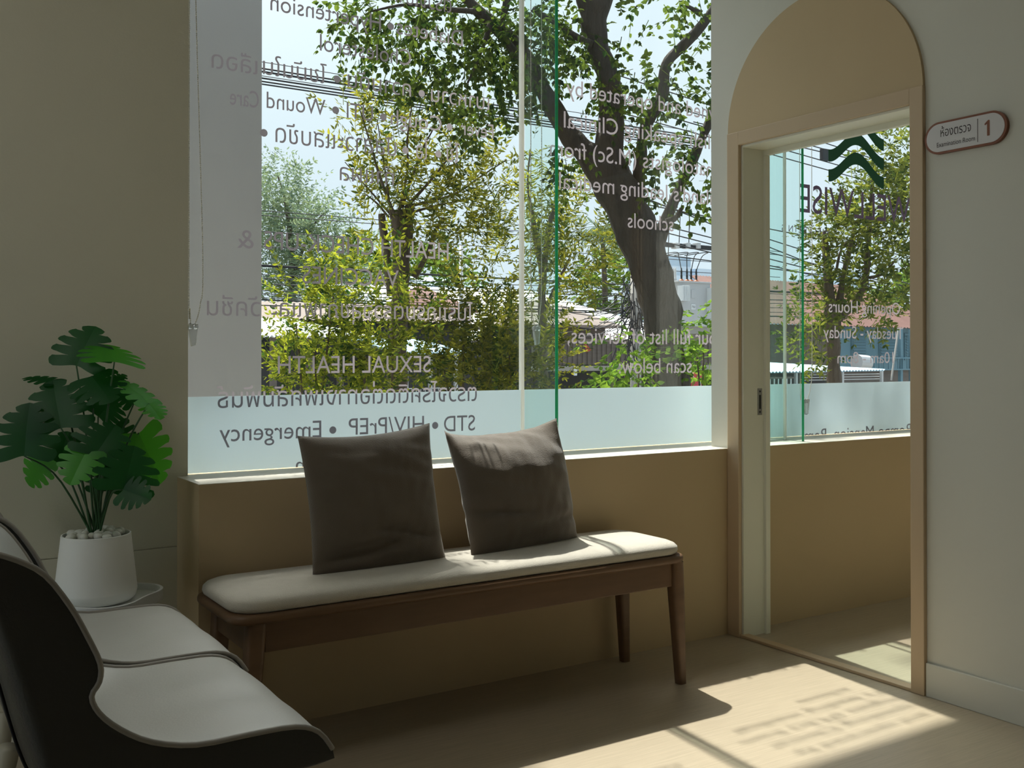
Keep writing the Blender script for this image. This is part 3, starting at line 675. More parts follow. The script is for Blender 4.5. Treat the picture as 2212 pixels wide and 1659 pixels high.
def sunblock(p):                                                    # would a leaf here shade the bright floor patch?
    t = (p.y-GY)/1; x = p.x-.10*t; z = p.z-1.709*t
    return ((-1.40 < x < .10) and (.4 < z < 2.6)) or ((-2.3 < x < .1) and (.4 < z < 1.15))
class Foliage:
    def __init__(s): s.v = []; s.f = []
    def leafs(s, p, d, side, l, w, heart=False):
        n = d.cross(side); k = len(s.v)
        a, b_ = (.28, .66) if heart else (.36, .70)
        wa, wb = (w, w*.72) if heart else (w*.95, w*.70)
        fo = n*(-w*.35)
        s.v += [p, p+d*(l*a)+side*wa+fo, p+d*(l*a)-side*wa+fo, p+d*(l*b_)+side*wb+fo, p+d*(l*b_)-side*wb+fo, p+d*l]
        s.f += [(k, k+1, k+3, k+5), (k, k+5, k+4, k+2)]
    def spray(s, p, d, length, pairs, l, w, droop=.3, heart=False, twig=True, hang=0.):
        d = d.normalized(); pts = [p]; q = p.copy(); st = length/pairs
        for i in range(pairs):
            d = (d+Vector((0, 0, -droop/pairs))+Vector((rnd.gauss(0, .05), rnd.gauss(0, .05), rnd.gauss(0, .05)))).normalized(); q = q+d*st; pts.append(q)
        if sunblock(pts[0]) or sunblock(pts[-1]): return
        side = d.cross(Vector((rnd.gauss(0, .5), rnd.gauss(0, .5), 1)))
        if side.length < .01: side = Vector((1, 0, 0))
        side.normalize()
        for i in range(1, len(pts)):
            for sg in (-1, 1):
                if rnd.random() < .10: continue
                ld = (d*.55+side*sg*.9+Vector((rnd.gauss(0, .18), rnd.gauss(0, .18), rnd.gauss(0, .18)-hang))).normalized()
                ls = ld.cross(d.cross(side)+Vector((rnd.gauss(0, .35), rnd.gauss(0, .35), rnd.gauss(0, .35))))
                if ls.length < .01: continue
                k = l*rnd.uniform(.65, 1.15); s.leafs(pts[i], ld, ls.normalized(), k, w*k/l, heart)
        s.leafs(pts[-1], d, side, l, w, heart)
        if twig:
            k = len(s.v); r_ = .004
            a = pts[0]; b_ = pts[-1]; m_ = pts[len(pts)//2]
            s.v += [a+side*r_, a-side*r_, m_+side*r_*.8, m_-side*r_*.8, b_]; s.f += [(k, k+1, k+3, k+2), (k+2, k+3, k+4)]
    def blob(s, px, py, rx, ry, n, d, dj, pairs, length, l, w, droop=.3, heart=False, up=.2, hang=0., edge=.0):
        c = at(px, py, d)
        for _ in range(n):
            while True:
                u, v = rnd.uniform(-1, 1), rnd.uniform(-1, 1)
                if edge < u*u+v*v < 1: break
            q = at(px+u*rx, py+v*ry, d+rnd.gauss(0, dj))
            dr = (RGT*u+UP*(-v+up)+FWD*rnd.gauss(0, .6)+Vector((rnd.gauss(0, .45), rnd.gauss(0, .45), rnd.gauss(0, .45))))
            s.spray(q, dr, length*rnd.uniform(.6, 1.2), max(2, int(pairs*rnd.uniform(.7, 1.2))), l, w, droop, heart, True, hang)
    def build(s, m, par): return mesh_obj('foliage', s.v, s.f, m, par)
def limb(b, pts, d, wob=.25, n=9, seg=5):                           # pts: (px, py, width px[, depth])
    P = [at(p[0], p[1], p[3] if len(p) > 3 else d) for p in pts]; Wd = [(p[2]/2*(p[3] if len(p) > 3 else d)/FPX, 0, 0) for p in pts]
    k = (len(pts)-1)*seg+1; c = cat(P, k); r_ = [q.x for q in cat(Wd, k)]
    b.tube(c, [max(.003, x) for x in r_], n, True, wob)
def tree(name, loc, lab, cat_='tree', group=None): t = empty(name, loc); return tag(t, lab, cat_, group)

# --- the big street tree that leans across the right pane
D = 8.6
t = tree('street_tree', at(1445, 1200, D), 'big leaning dark-barked tree with heart-shaped leaves outside the right pane')
t.location.z = GZ
b = B()
limb(b, [(1470, 1420, 110), (1462, 1100, 95), (1450, 850, 88), (1442, 760, 74), (1425, 660, 88), (1398, 560, 92), (1362, 470, 94), (1322, 395, 92), (1290, 350, 74), (1258, 322, 50), (1225, 285, 44), (1192, 228, 40), (1160, 172, 38), (1118, 105, 40), (1070, 55, 30), (1020, 12, 26), (960, -60, 20)], D)
limb(b, [(1335, 420, 80), (1314, 330, 66), (1320, 245, 52), (1312, 165, 50), (1292, 105, 50), (1282, 50, 52), (1292, 0, 60), (1305, -70, 56), (1300, -300, 40)], D)
limb(b, [(1285, 60, 40), (1262, 0, 36), (1240, -80, 30)], D)
limb(b, [(1385, 520, 50), (1378, 430, 34), (1384, 340, 26), (1394, 275, 24), (1430, 205, 26), (1438, 140, 24), (1478, 95, 22), (1528, 40, 20), (1570, -30, 16)], D)
limb(b, [(1405, 560, 50), (1440, 470, 26), (1466, 410, 22), (1495, 350, 22), (1520, 290, 22), (1546, 235, 20), (1570, 180, 18)], D+.15)
limb(b, [(1440, 480, 20), (1460, 470, 12), (1472, 450, 8)], D)
limb(b, [(1515, 30, 14), (1500, 22, 10), (1480, 10, 7)], D)
limb(b, [(1150, 150, 26), (1110, 110, 18), (1085, 60, 14), (1095, 0, 16), (1098, -60, 14)], D-.2)
limb(b, [(1280, 95, 18), (1245, 80, 16), (1215, 60, 12), (1150, 20, 12)], D-.1)
limb(b, [(1040, 25, 16), (960, 20, 10), (880, 10, 7), (800, 25, 4)], D-.3)
limb(b, [(1060, 50, 14), (1040, 110, 8), (1010, 180, 5)], D-.3)
b.build('trunk', M['bark'], t, True)
f = Foliage(); H = dict(heart=True, hang=.5)
def hb(px, py, rx, ry, n, dd=0, dj=.35): f.blob(px, py, rx, ry, int(n*(1.35 if px < 1265 else .85)), D+dd, dj, 4, .24, .056, .0195, .7, up=-.3, **H)
hb(900, 25, 150, 60, 95); hb(780, 75, 55, 60, 34); hb(870, 130, 60, 60, 36); hb(985, 90, 110, 90, 100); hb(1040, 180, 80, 90, 70); hb(935, 175, 40, 35, 14); hb(1010, 250, 60, 35, 16)
hb(1090, 90, 50, 100, 55); hb(1150, 60, 45, 70, 45); hb(1190, 120, 60, 60, 36); hb(1215, 30, 55, 50, 36); hb(1245, 95, 45, 40, 26); hb(1150, 190, 30, 50, 16)
hb(1300, 175, 24, 30, 14, -.5); hb(1300, 110, 28, 28, 10, -.5)
hb(1380, 165, 60, 50, 42); hb(1380, 235, 45, 60, 34); hb(1440, 200, 50, 40, 26); hb(1330, 250, 20, 40, 8)
hb(1420, 20, 60, 40, 14); hb(1470, 60, 45, 45, 13); hb(1370, 10, 40, 30, 6); hb(1340, 55, 20, 25, 5); hb(1480, 130, 45, 30, 11); hb(1530, 160, 20, 60, 8); hb(1500, 240, 50, 60, 16); hb(1540, 120, 20, 30, 4); hb(1510, 0, 40, 40, 12)
hb(1450, 330, 50, 60, 30); hb(1520, 370, 35, 60, 26); hb(1400, 330, 30, 60, 18); hb(1240, 350, 50, 35, 18); hb(1385, 400, 25, 40, 12); hb(1480, 410, 50, 40, 16); hb(1225, 330, 30, 20, 8)
# the crown above the top of the window, which shades the left half of the bench
for (x, y, z, rx, rz, n) in ((-1.75, 4.6, 9.6, 1.1, 1.2, 1000), (-2.6, 5.2, 9.8, 1.2, 1.2, 500), (.5, 4.5, 10.8, 1.9, 1.0, 120), (1.6, 4.6, 9.0, .45, .9, 26), (.95, 4.6, 8.6, .5, .8, 12)):
    for _ in range(n):
        q = Vector((x+rnd.gauss(0, rx*.45), y+rnd.gauss(0, .6), z+rnd.gauss(0, rz*.5)))
        f.spray(q, Vector((rnd.gauss(0, 1), rnd.gauss(0, 1), rnd.gauss(-.3, .6))), .35, 4, .10, .042, .6, True)
f.build(M['lf_big'], t)

# --- the pollarded tree in the middle of the left pane
D = 9.6
t = tree('pollarded_tree', at(862, 1200, D), 'yellow-green tree with a cut-back trunk and thin upright branches in the left pane'); t.location.z = GZ
b = B()
limb(b, [(850, 1300, 50), (858, 900, 44), (858, 800, 42), (862, 700, 40), (866, 600, 38), (866, 520, 38), (860, 455, 42)], D, .3)
limb(b, [(842, 640, 16), (836, 560, 16), (826, 480, 18), (824, 462, 16)], D)
limb(b, [(880, 520, 22), (884, 470, 20), (886, 440, 16)], D)
limb(b, [(895, 600, 14), (925, 545, 10), (940, 500, 9), (960, 470, 6)], D)
for pts in ([(850, 460, 8), (820, 380, 6), (800, 310, 4), (775, 230, 2.5)], [(862, 455, 8), (880, 370, 5), (880, 300, 4), (890, 225, 2.5)], [(875, 450, 9), (930, 390, 6), (985, 320, 4), (1020, 270, 2)], [(885, 445, 8), (980, 420, 5), (1040, 380, 4), (1095, 345, 2)],
            [(850, 470, 7), (815, 430, 5), (780, 390, 3), (745, 350, 2)], [(885, 460, 7), (940, 445, 5), (1010, 430, 3)], [(840, 470, 6), (815, 440, 5), (790, 420, 3)], [(868, 450, 7), (905, 340, 5), (935, 280, 3), (950, 250, 2)], [(845, 470, 6), (835, 390, 4), (815, 260, 2)]): limb(b, pts, D+rnd.uniform(-.3, .3), .1, 6)
b.build('trunk', M['bark2'], t, True)
f = Foliage()
def nb(px, py, rx, ry, n, dd=0): f.blob(px, py, rx, ry, int(n*1.2), D+dd, .3, 6, .34, .078, .0128, .25, up=.9, hang=.1)
nb(770, 250, 35, 40, 10); nb(880, 260, 50, 45, 18); nb(800, 320, 50, 60, 20); nb(860, 350, 60, 60, 30); nb(940, 320, 60, 60, 28); nb(1010, 340, 55, 50, 20); nb(1060, 360, 45, 40, 12); nb(830, 410, 65, 50, 34); nb(920, 420, 70, 55, 40); nb(1000, 430, 65, 50, 30)
nb(960, 490, 70, 45, 34); nb(1030, 490, 55, 50, 26); nb(800, 470, 40, 40, 14); nb(920, 540, 70, 40, 24); nb(1000, 560, 70, 40, 22); nb(1080, 440, 40, 60, 12); nb(830, 250, 45, 35, 8); nb(960, 270, 40, 30, 8)
f.build(M['lf_mid'], t)

# --- bushes in front
def bush(px, lab, blobs, D, m, l=.058, w=.0125, length=.30, pairs=8, stems=(), droop=.2, up=.6, name='bush'):
    t = tree(name, at(px, 1000, D), lab, name.split('_')[-1]); t.location.z = GZ
    f = Foliage()
    for (x, y, rx, ry, n) in blobs: f.blob(x, y, rx, ry, int(n*.72), D, .28, pairs, length, l, w, droop, up=up)
    b = B(); g = at(px, 1000, D); g.z = GZ
    for (x, y) in stems:
        e_ = at(x, y, D); b.tube(cat([g, g.lerp(e_, .5)+Vector((rnd.gauss(0, .1), rnd.gauss(0, .1), .1)), e_], 8), [.022-.0022*i for i in range(8)], 6)
    b.build('stem', M['bark2'], t, True); f.build(m, t)
bush(740, 'yellow-green young bush with fern-like sprays low in the left pane', [(640, 620, 50, 30, 22), (700, 590, 50, 35, 20), (760, 620, 70, 50, 50), (700, 680, 70, 40, 46), (800, 680, 70, 50, 56), (720, 740, 90, 45, 80), (640, 770, 70, 40, 44), (800, 770, 70, 50, 66), (690, 820, 90, 36, 70), (600, 820, 45, 36, 30), (800, 830, 70, 40, 50), (880, 700, 50, 60, 36), (860, 600, 40, 50, 16), (750, 560, 25, 35, 10), (880, 800, 45, 40, 26), (740, 880, 150, 50, 70)], 8.4, M['lf_young'], stems=((640, 700), (720, 640), (800, 700), (620, 800), (680, 760), (850, 640)))
bush(1040, 'dense olive green bush right of the cut-back trunk, below the bead chain', [(1000, 700, 60, 50, 50), (1060, 690, 55, 50, 50), (960, 760, 60, 45, 46), (1040, 770, 80, 55, 110), (1100, 740, 45, 60, 56), (1000, 825, 90, 40, 100), (1090, 825, 70, 40, 90), (1150, 790, 50, 50, 50), (970, 690, 40, 40, 20), (1080, 880, 120, 50, 60), (1010, 640, 40, 40, 16), (1170, 700, 40, 60, 34), (1200, 780, 40, 50, 24)], 8.8, M['lf_mid'], stems=((1000, 740), (1060, 700), (1100, 760), (960, 800)))
bush(1350, 'bright green vine leaves growing left of the big trunk', [(1370, 740, 55, 30, 22), (1340, 790, 40, 45, 26), (1385, 800, 45, 45, 34), (1320, 830, 22, 22, 8), (1400, 770, 20, 20, 6)], 8.2, M['lf_vine'], l=.062, w=.021, length=.26, pairs=4, stems=((1350, 780), (1380, 800)), droop=.9, up=.1)
bush(1520, 'bright green climbing leaves right of the big trunk', [(1515, 720, 45, 25, 22), (1530, 760, 35, 40, 30), (1500, 770, 30, 35, 20), (1490, 690, 30, 14, 8), (1475, 715, 18, 12, 6), (1520, 800, 40, 25, 14)], 8.9, M['lf_vine'], l=.062, w=.021, length=.24, pairs=4, stems=((1520, 740), (1505, 760)), droop=.8, up=.1)

# --- trees further off
D = 14
t = tree('slim_tree', at(1165, 1000, D), 'slim forked tree with feathery leaves seen through the glass fin'); t.location.z = GZ
b = B(); limb(b, [(1175, 1000, 24), (1174, 820, 20), (1172, 720, 18), (1170, 640, 17), (1172, 590, 16), (1158, 520, 14), (1152, 480, 10), (1140, 400, 5), (1145, 330, 3)], D); limb(b, [(1172, 600, 14), (1180, 540, 14), (1186, 490, 12), (1200, 440, 6)], D); limb(b, [(1172, 680, 9), (1200, 620, 8), (1230, 560, 5)], D)
b.build('trunk', M['bark2'], t, True); f = Foliage()
for (x, y, rx, ry, n) in ((1140, 340, 25, 50, 14), (1140, 410, 35, 40, 22), (1180, 450, 60, 50, 42), (1250, 480, 60, 55, 50), (1110, 500, 60, 60, 42), (1180, 530, 60, 50, 30), (1250, 560, 55, 50, 50), (1090, 590, 50, 60, 28), (1300, 540, 45, 50, 40), (1220, 620, 60, 50, 34), (1240, 430, 40, 20, 12), (1170, 690, 50, 60, 26), (1100, 680, 30, 60, 14), (1290, 600, 40, 40, 20)): f.blob(x, y, rx, ry, int(n*.75), D, .5, 7, .46, .105, .016, .3, up=.5)
f.build(M['lf_mid'], t)
D = 36
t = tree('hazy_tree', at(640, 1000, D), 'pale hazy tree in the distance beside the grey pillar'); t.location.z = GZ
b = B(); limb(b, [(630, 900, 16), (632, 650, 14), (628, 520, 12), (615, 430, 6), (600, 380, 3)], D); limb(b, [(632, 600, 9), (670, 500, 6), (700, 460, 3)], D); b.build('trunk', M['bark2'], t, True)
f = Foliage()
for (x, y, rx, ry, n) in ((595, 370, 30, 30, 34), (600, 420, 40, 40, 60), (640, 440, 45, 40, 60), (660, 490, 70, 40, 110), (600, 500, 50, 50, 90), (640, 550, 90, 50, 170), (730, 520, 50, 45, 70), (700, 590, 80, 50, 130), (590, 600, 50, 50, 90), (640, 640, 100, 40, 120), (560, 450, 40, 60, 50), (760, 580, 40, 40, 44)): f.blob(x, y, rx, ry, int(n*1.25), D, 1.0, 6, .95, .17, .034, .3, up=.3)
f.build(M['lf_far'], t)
D = 46
t = tree('palm_tree', at(1290, 1000, D), 'feathery palm top showing behind the big trunk'); t.location.z = GZ
b = B(); limb(b, [(1310, 1000, 16), (1308, 700, 13), (1304, 560, 11), (1300, 500, 9)], D, .1); b.build('trunk', M['bark2'], t, True)
f = Foliage()
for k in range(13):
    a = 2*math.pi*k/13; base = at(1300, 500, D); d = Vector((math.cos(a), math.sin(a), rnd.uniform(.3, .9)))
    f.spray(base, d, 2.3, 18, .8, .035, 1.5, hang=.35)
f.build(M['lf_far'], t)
D = 48
for px, py, rx, lab in ((930, 590, 70, 'dark rounded treetop behind the cut-back trunk'), (1330, 600, 60, 'dark treetop behind the utility pole'), (790, 600, 60, 'dark treetop between the hazy tree and the cut-back trunk'), (1960, 640, 40, 'dark treetop over the rusty roof ridge')):
    t = tree('distant_tree', at(px, 1000, D), lab, 'tree', 'distant treetops above the roofs'); t.location.z = GZ
    b = B(); limb(b, [(px, 950, 12), (px, 760, 10), (px, 640, 7)], D, .1, 7); b.build('trunk', M['bark2'], t, True)
    f = Foliage(); f.blob(px, py+20, rx, 50, 170, D, 1.2, 5, 1.1, .36, .09, .3, up=.3); f.build(M['lf_dark'], t)

# --- the tree outside the examination room
D = 11.2
t = tree('round_tree', at(1810, 1100, D), 'bushy many-stemmed tree outside the examination room window'); t.location.z = GZ
b = B()
limb(b, [(1815, 1300, 46), (1805, 900, 36), (1802, 800, 30), (1800, 740, 28), (1796, 680, 26), (1790, 620, 22), (1786, 560, 18), (1780, 500, 10)], D)
limb(b, [(1806, 720, 20), (1812, 660, 18), (1822, 600, 14), (1835, 540, 11), (1850, 480, 6)], D)
limb(b, [(1812, 690, 18), (1850, 650, 16), (1870, 600, 15), (1875, 540, 12), (1880, 460, 8), (1885, 380, 5)], D)
limb(b, [(1878, 600, 8), (1910, 590, 6), (1935, 560, 4)], D); limb(b, [(1825, 600, 7), (1830, 550, 6), (1860, 520, 4)], D); limb(b, [(1806, 590, 6), (1815, 545, 5), (1830, 520, 3)], D)
b.build('trunk', M['bark2'], t, True); f = Foliage()
for (x, y, rx, ry, n) in ((1915, 320, 30, 30, 16), (1940, 350, 35, 45, 30), (1870, 390, 35, 35, 24), (1930, 420, 50, 50, 60), (1860, 450, 45, 40, 44), (1800, 480, 45, 30, 30), (1775, 530, 35, 35, 30), (1830, 510, 50, 30, 40), (1890, 500, 55, 40, 60), (1950, 500, 40, 50, 50), (1960, 420, 30, 50, 30), (1900, 560, 35, 22, 22), (1950, 600, 40, 30, 26), (1880, 620, 40, 22, 22), (1765, 590, 22, 16, 8), (1830, 610, 40, 30, 24), (1770, 670, 36, 22, 22), (1820, 660, 40, 25, 28), (1880, 680, 45, 22, 30), (1730, 660, 20, 12, 6), (1930, 660, 35, 18, 14), (1765, 740, 28, 28, 22), (1765, 775, 22, 14, 10), (1700, 720, 25, 12, 8), (1740, 720, 30, 20, 12), (1990, 460, 40, 80, 50)): f.blob(x, y, rx, ry, int(n*1.25), D, .35, 5, .28, .070, .0165, .35, up=.4)
f.build(M['lf_right'], t)

# --- houses and stalls across the street
def Yp(px, py, y): return onY(px, py, y)
def sheet(name, p0, p1, q0, q1, m, par, waves=30, amp=.02, thick=.015):   # p: front edge ends, q: back edge ends; corrugated
    b = B(); n = waves*4; top = []; 
    for r_ in (0, 1):
        for i in range(n+1):
            t_ = i/n; a = p0.lerp(p1, t_); c = q0.lerp(q1, t_); v = a.lerp(c, r_); top.append(v+Vector((0, 0, amp*math.cos(2*math.pi*waves*t_))))
    bot = [v-Vector((0, 0, thick)) for v in top]; b.v = [tuple(v) for v in top+bot]; k = n+1; K = 2*k
    for i in range(n): b.f += [(i, i+1, k+i+1, k+i), (K+i, K+k+i, K+k+i+1, K+i+1), (i, K+i, K+i+1, i+1), (k+i, k+i+1, K+k+i+1, K+k+i)]
    b.f += [(0, k, K+k, K), (n, K+n, K+k+n, k+n)]
    return b.build(name, m, par)
def boxp(b, px0, px1, y, z0, z1, dy=.1):
    a = Yp(px0, 768, y).x; c = Yp(px1, 768, y).x; b.box((a, y, z0), (c, y+dy, z1)); return a, c
def house(name, lab, x0, x1, y0, y1, z1, m, cat_='house', group=None):
    r_ = empty(name, ((x0+x1)/2, (y0+y1)/2, GZ)); tag(r_, lab, cat_, group)
    B().box((x0, y0, GZ), (x1, y1, z1)).build('wall', m, r_); return r_
xz = lambda px, py, y: (Yp(px, py, y).x, Yp(px, py, y).z)
# left shed: white sheet roof beside the pillar
y0, y1 = 14.0, 18.5; xa = Yp(470, 700, y0).x; xb = Yp(812, 700, y0).x; ze = Yp(640, 726, y0).z; zr = Yp(640, 690, y1).z
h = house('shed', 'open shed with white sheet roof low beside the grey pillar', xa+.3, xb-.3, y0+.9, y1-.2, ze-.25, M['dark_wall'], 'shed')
sheet('roof', Vector((xa, y0, ze)), Vector((xb, y0, ze)), Vector((xa, y1, zr)), Vector((xb, y1, zr)), M['white_roof'], h, 34)
for px in (590, 668, 735, 795): x = Yp(px, 800, y0+.2).x; B().box((x-.05, y0+.15, GZ), (x+.05, y0+.25, ze-.02)).build('post', M['timber'], h)
x0, x1 = Yp(600, 800, y0+.5).x, Yp(700, 800, y0+.5).x; B().box((x0, y0+.4, GZ), (x1, y0+.5, GZ+1.9)).build('counter', M['timber'], h)
# small pale blue lean-to between the trunks
y0, y1 = 13.2, 15.6; xa = Yp(862, 760, y0).x; xb = Yp(1022, 760, y0).x; ze = Yp(940, 762, y0).z; zr = Yp(940, 734, y1).z
h = house('lean_to', 'small lean-to with pale blue sheet roof behind the cut-back trunk', xa+.15, xb-.15, y0+.8, y1-.1, ze-.1, M['dark_wall'], 'shed')
sheet('roof', Vector((xa, y0, ze)), Vector((xb, y0, ze)), Vector((xa, y1, zr)), Vector((xb, y1, zr)), M['blue_roof'], h, 22)
for px in (878, 930, 985): x = Yp(px, 800, y0+.1).x; B().box((x-.03, y0+.08, GZ), (x+.03, y0+.14, ze-.02)).build('post', M['grey_tank'], h)
x0, x1 = Yp(880, 800, y0+.1).x, Yp(985, 800, y0+.1).x
fb = B()
for k in range(12): fb.box((x0+(x1-x0)*k/11-.006, y0+.1, GZ+.5), (x0+(x1-x0)*k/11+.006, y0+.11, .55))
for z in (.55, .25, -.05): fb.box((x0, y0+.1, z), (x1, y0+.115, z+.02))
fb.build('mesh_fence', M['grey_tank'], h)
# far dark shop row closing the view under the bushes
xa, xb = Yp(380, 800, 19).x, Yp(1010, 800, 19).x
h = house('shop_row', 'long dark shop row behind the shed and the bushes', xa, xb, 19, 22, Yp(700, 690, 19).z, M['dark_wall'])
sheet('roof', Vector((xa, 18.7, Yp(700, 690, 18.7).z)), Vector((xb, 18.7, Yp(700, 690, 18.7).z)), Vector((xa, 23, Yp(700, 655, 23).z)), Vector((xb, 23, Yp(700, 655, 23).z)), M['brown_roof'], h, 40)
# hall with the long white roof
y0, y1 = 20.6, 33.0; xa = Yp(1050, 700, y0).x; xb = Yp(1610, 700, y0).x; ze = Yp(1300, 762, y0).z; zr = Yp(1300, 636, y1).z
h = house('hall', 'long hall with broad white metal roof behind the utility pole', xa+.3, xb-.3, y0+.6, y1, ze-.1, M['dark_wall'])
sheet('roof', Vector((xa, y0, ze)), Vector((xb, y0, ze)), Vector((xa, y1, zr)), Vector((xb, y1, zr)), M['white_roof'], h, 60, .03)
# a blue roof further left behind
y0, y1 = 36, 42; xa = Yp(985, 640, y0).x; xb = Yp(1130, 640, y0).x; ze = Yp(1050, 640, y0).z; zr = Yp(1050, 605, y1).z
h = house('warehouse', 'distant warehouse with pale blue roof left of the glass fin', xa, xb, y0+.5, y1, ze-.1, M['haze_a'])
sheet('roof', Vector((xa, y0, ze)), Vector((xb, y0, ze)), Vector((xa, y1, zr)), Vector((xb, y1, zr)), M['blue_roof'], h, 30)
# brown hipped roofs in front of the hall
def hip(name, lab, pxl, pxr, pya, pye, y0, y1, m, wallm):
    xa, xb = Yp(pxl, pye, y0).x, Yp(pxr, pye, y0).x; ze = Yp(pxl, pye, y0).z; ym = (y0+y1)/2; xm0, xm1 = xa+(xb-xa)*.40, xa+(xb-xa)*.55; za = Yp((pxl+pxr)/2, pya, ym).z
    h = house(name, lab, xa+.3, xb-.3, y0+.3, y1-.3, ze, wallm)
    B().add([(xa, y0, ze), (xb, y0, ze), (xb, y1, ze), (xa, y1, ze), (xm0, ym, za), (xm1, ym, za), (xa, y0, ze-.06), (xb, y0, ze-.06), (xb, y1, ze-.06), (xa, y1, ze-.06)],
            [(0, 1, 5, 4), (1, 2, 5), (2, 3, 4, 5), (3, 0, 4), (6, 9, 8, 7), (0, 6, 7, 1), (1, 7, 8, 2), (2, 8, 9, 3), (3, 9, 6, 0)]).build('roof', m, h)
    return h
hip('cottage', 'cottage with brown hipped roof seen right of the glass fin', 1172, 1345, 650, 700, 16.5, 20, M['brown_roof'], M['timber'])
hip('cottage', 'cottage with brown gabled roof left of the silver window joint', 930, 1036, 622, 668, 21, 25, M['rust_roof'], M['timber'])
# dark food stall, right of the fin
y0 = 13.0; xa, xb = Yp(1150, 800, y0).x, Yp(1600, 800, y0).x; zt = Yp(1260, 738, y0).z; zf = Yp(1260, 788, y0).z
h = house('food_stall', 'dark food stall with brown corrugated fascia beside the big trunk', xa, xb, y0+1.6, y0+3.1, zt-.01, M['dark_wall'], 'stall')
b = B(); k = 46
for i in range(k): b.box((xa+(xb-xa)*i/k, y0, zf), (xa+(xb-xa)*(i+.55)/k, y0+.03, zt)); b.box((xa+(xb-xa)*(i+.55)/k, y0+.02, zf), (xa+(xb-xa)*(i+1)/k, y0+.04, zt))
b.build('fascia', M['timber'], h)
B().box((xa, y0, zt), (xb, y0+3.2, zt+.05)).build('roof', M['brown_roof'], h)
B().box((xa, y0+.01, zf-.12), (xb, y0+.07, zf-.02)).build('beam', M['concrete'], h)
for px in (1180, 1330, 1560): x = Yp(px, 800, y0).x; B().box((x-.05, y0+.05, GZ), (x+.05, y0+.15, zf)).build('post', M['timber'], h)
p = Yp(1246, 786, y0-.06); p.y = y0-.001; p.z = zf-.11; o = B().box((p.x-.035, p.y-.02, p.z-.10), (p.x+.035, p.y+.0, p.z+.09)).build('number_plate', M['sign_white']); tag(o, 'tiny white plate hanging under the stall fascia', 'sign')
p = Yp(1262, 750, y0-.03); o = B().add([(p.x, p.y, p.z+.10), (p.x+.16, p.y-.03, p.z-.06), (p.x+.06, p.y, p.z-.10), (p.x, p.y+.008, p.z+.10), (p.x+.16, p.y-.022, p.z-.06), (p.x+.06, p.y+.008, p.z-.10)], [(0, 2, 1), (3, 4, 5), (0, 1, 4, 3), (1, 2, 5, 4), (2, 0, 3, 5)]).build('pennant', M['red']); tag(o, 'small red pennant on the stall fascia', 'flag')
# red sign board
y = 12.2; a = Yp(1493, 803, y); c = Yp(1520, 846, y); r_ = empty('shop_sign', ((a.x+c.x)/2, y, GZ)); tag(r_, 'small red shop sign with a white 1 at the foot of the big trunk', 'sign')
w_, hgt = c.x-a.x, a.z-c.z
B().prism([(a.x, c.z), (c.x, c.z), (c.x, a.z-.03), (c.x-.05, a.z), (a.x+.08, a.z-.02), (a.x, a.z-.07)], 1, y, y+.04).fixn().build('board', M['red'], r_)
B().box(((a.x+c.x)/2-.03, y+.01, GZ), ((a.x+c.x)/2+.03, y+.03, c.z)).build('post', M['grey_tank'], r_)
def front_text(body, x, z, wdt, cap, y, m, par):
    v, f_ = text_mesh(body); x0, x1, q0, q1 = bounds(v); mesh_obj('lettering', [(x+(p[0]-x0)*wdt/(x1-x0), y, z+p[1]*cap/CAP) for p in v], f_, m, par)
front_text('1', a.x+w_*.58, c.z+hgt*.22, w_*.2, hgt*.46, y-.004, M['sign_white'], r_)
front_text('o', a.x+w_*.04, c.z+hgt*.62, w_*.2, hgt*.24, y-.004, M['sign_white'], r_)
# rusty-roofed wooden house outside the examination room
y0, y1 = 17.0, 20.5; xa = Yp(1640, 680, y0).x; xb = Yp(2060, 680, y0).x; xm = Yp(1840, 700, y0).x; ze = Yp(1900, 704, y0).z; zr = Yp(1800, 612, y1).z
h = house('wooden_house', 'old wooden house with rusty red roof and blue walls', xa+.4, xb-.4, y0+.6, y1-.2, ze, M['timber'])
sheet('roof', Vector((xa, y0, ze)), Vector((xb, y0, ze-.05)), Vector((xa+.6, y1, zr)), Vector((xb-.9, y1, zr-.05)), M['rust_roof'], h, 60, .018)
B().box((xm, y0+.48, Yp(1900, 800, y0).z), (xb-.4, y0+.6, ze-.02)).build('blue_wall', M['blue_wood'], h)
for px0, px1 in ((1840, 1868), (1900, 1945), (1955, 1972)):
    x0, x1 = Yp(px0, 740, y0+.47).x, Yp(px1, 740, y0+.47).x; zt, zb = Yp(1900, 722, y0+.47).z, Yp(1900, 775, y0+.47).z
    fr = B().box((x0-.04, y0+.44, zb-.04), (x1+.04, y0+.48, zt+.04)).build('shutter', M['blue_wood'], h); sl = B()
    for k in range(9): z = zb+(zt-zb)*k/9; sl.add([(x0, y0+.40, z), (x1, y0+.40, z), (x1, y0+.44, z+.07), (x0, y0+.44, z+.07), (x0, y0+.42, z), (x1, y0+.42, z), (x1, y0+.46, z+.07), (x0, y0+.46, z+.07)], [(0, 1, 2, 3), (7, 6, 5, 4), (0, 4, 5, 1), (3, 2, 6, 7)])
    sl.build('louvre', M['blue_wood'], fr)
x0, x1 = Yp(1880, 770, y0-.5).x, Yp(2010, 770, y0-.5).x; za, zb = Yp(1900, 772, y0-.5).z, Yp(1900, 800, y0-.5).z
bal = B().box((x0, y0-.5, za-.04), (x1, y0-.45, za)).box((x0, y0-.5, zb), (x1, y0-.45, zb+.04))
for k in range(14): x = x0+(x1-x0)*k/13; bal.box((x-.015, y0-.49, zb), (x+.015, y0-.46, za))
bal.build('balustrade', M['blue_wood'], h)
for px in (1945, 1968): x = Yp(px, 760, y0-.4).x; B().box((x-.05, y0-.45, GZ), (x+.05, y0-.35, ze-.1)).build('post', M['blue_wood'], h)
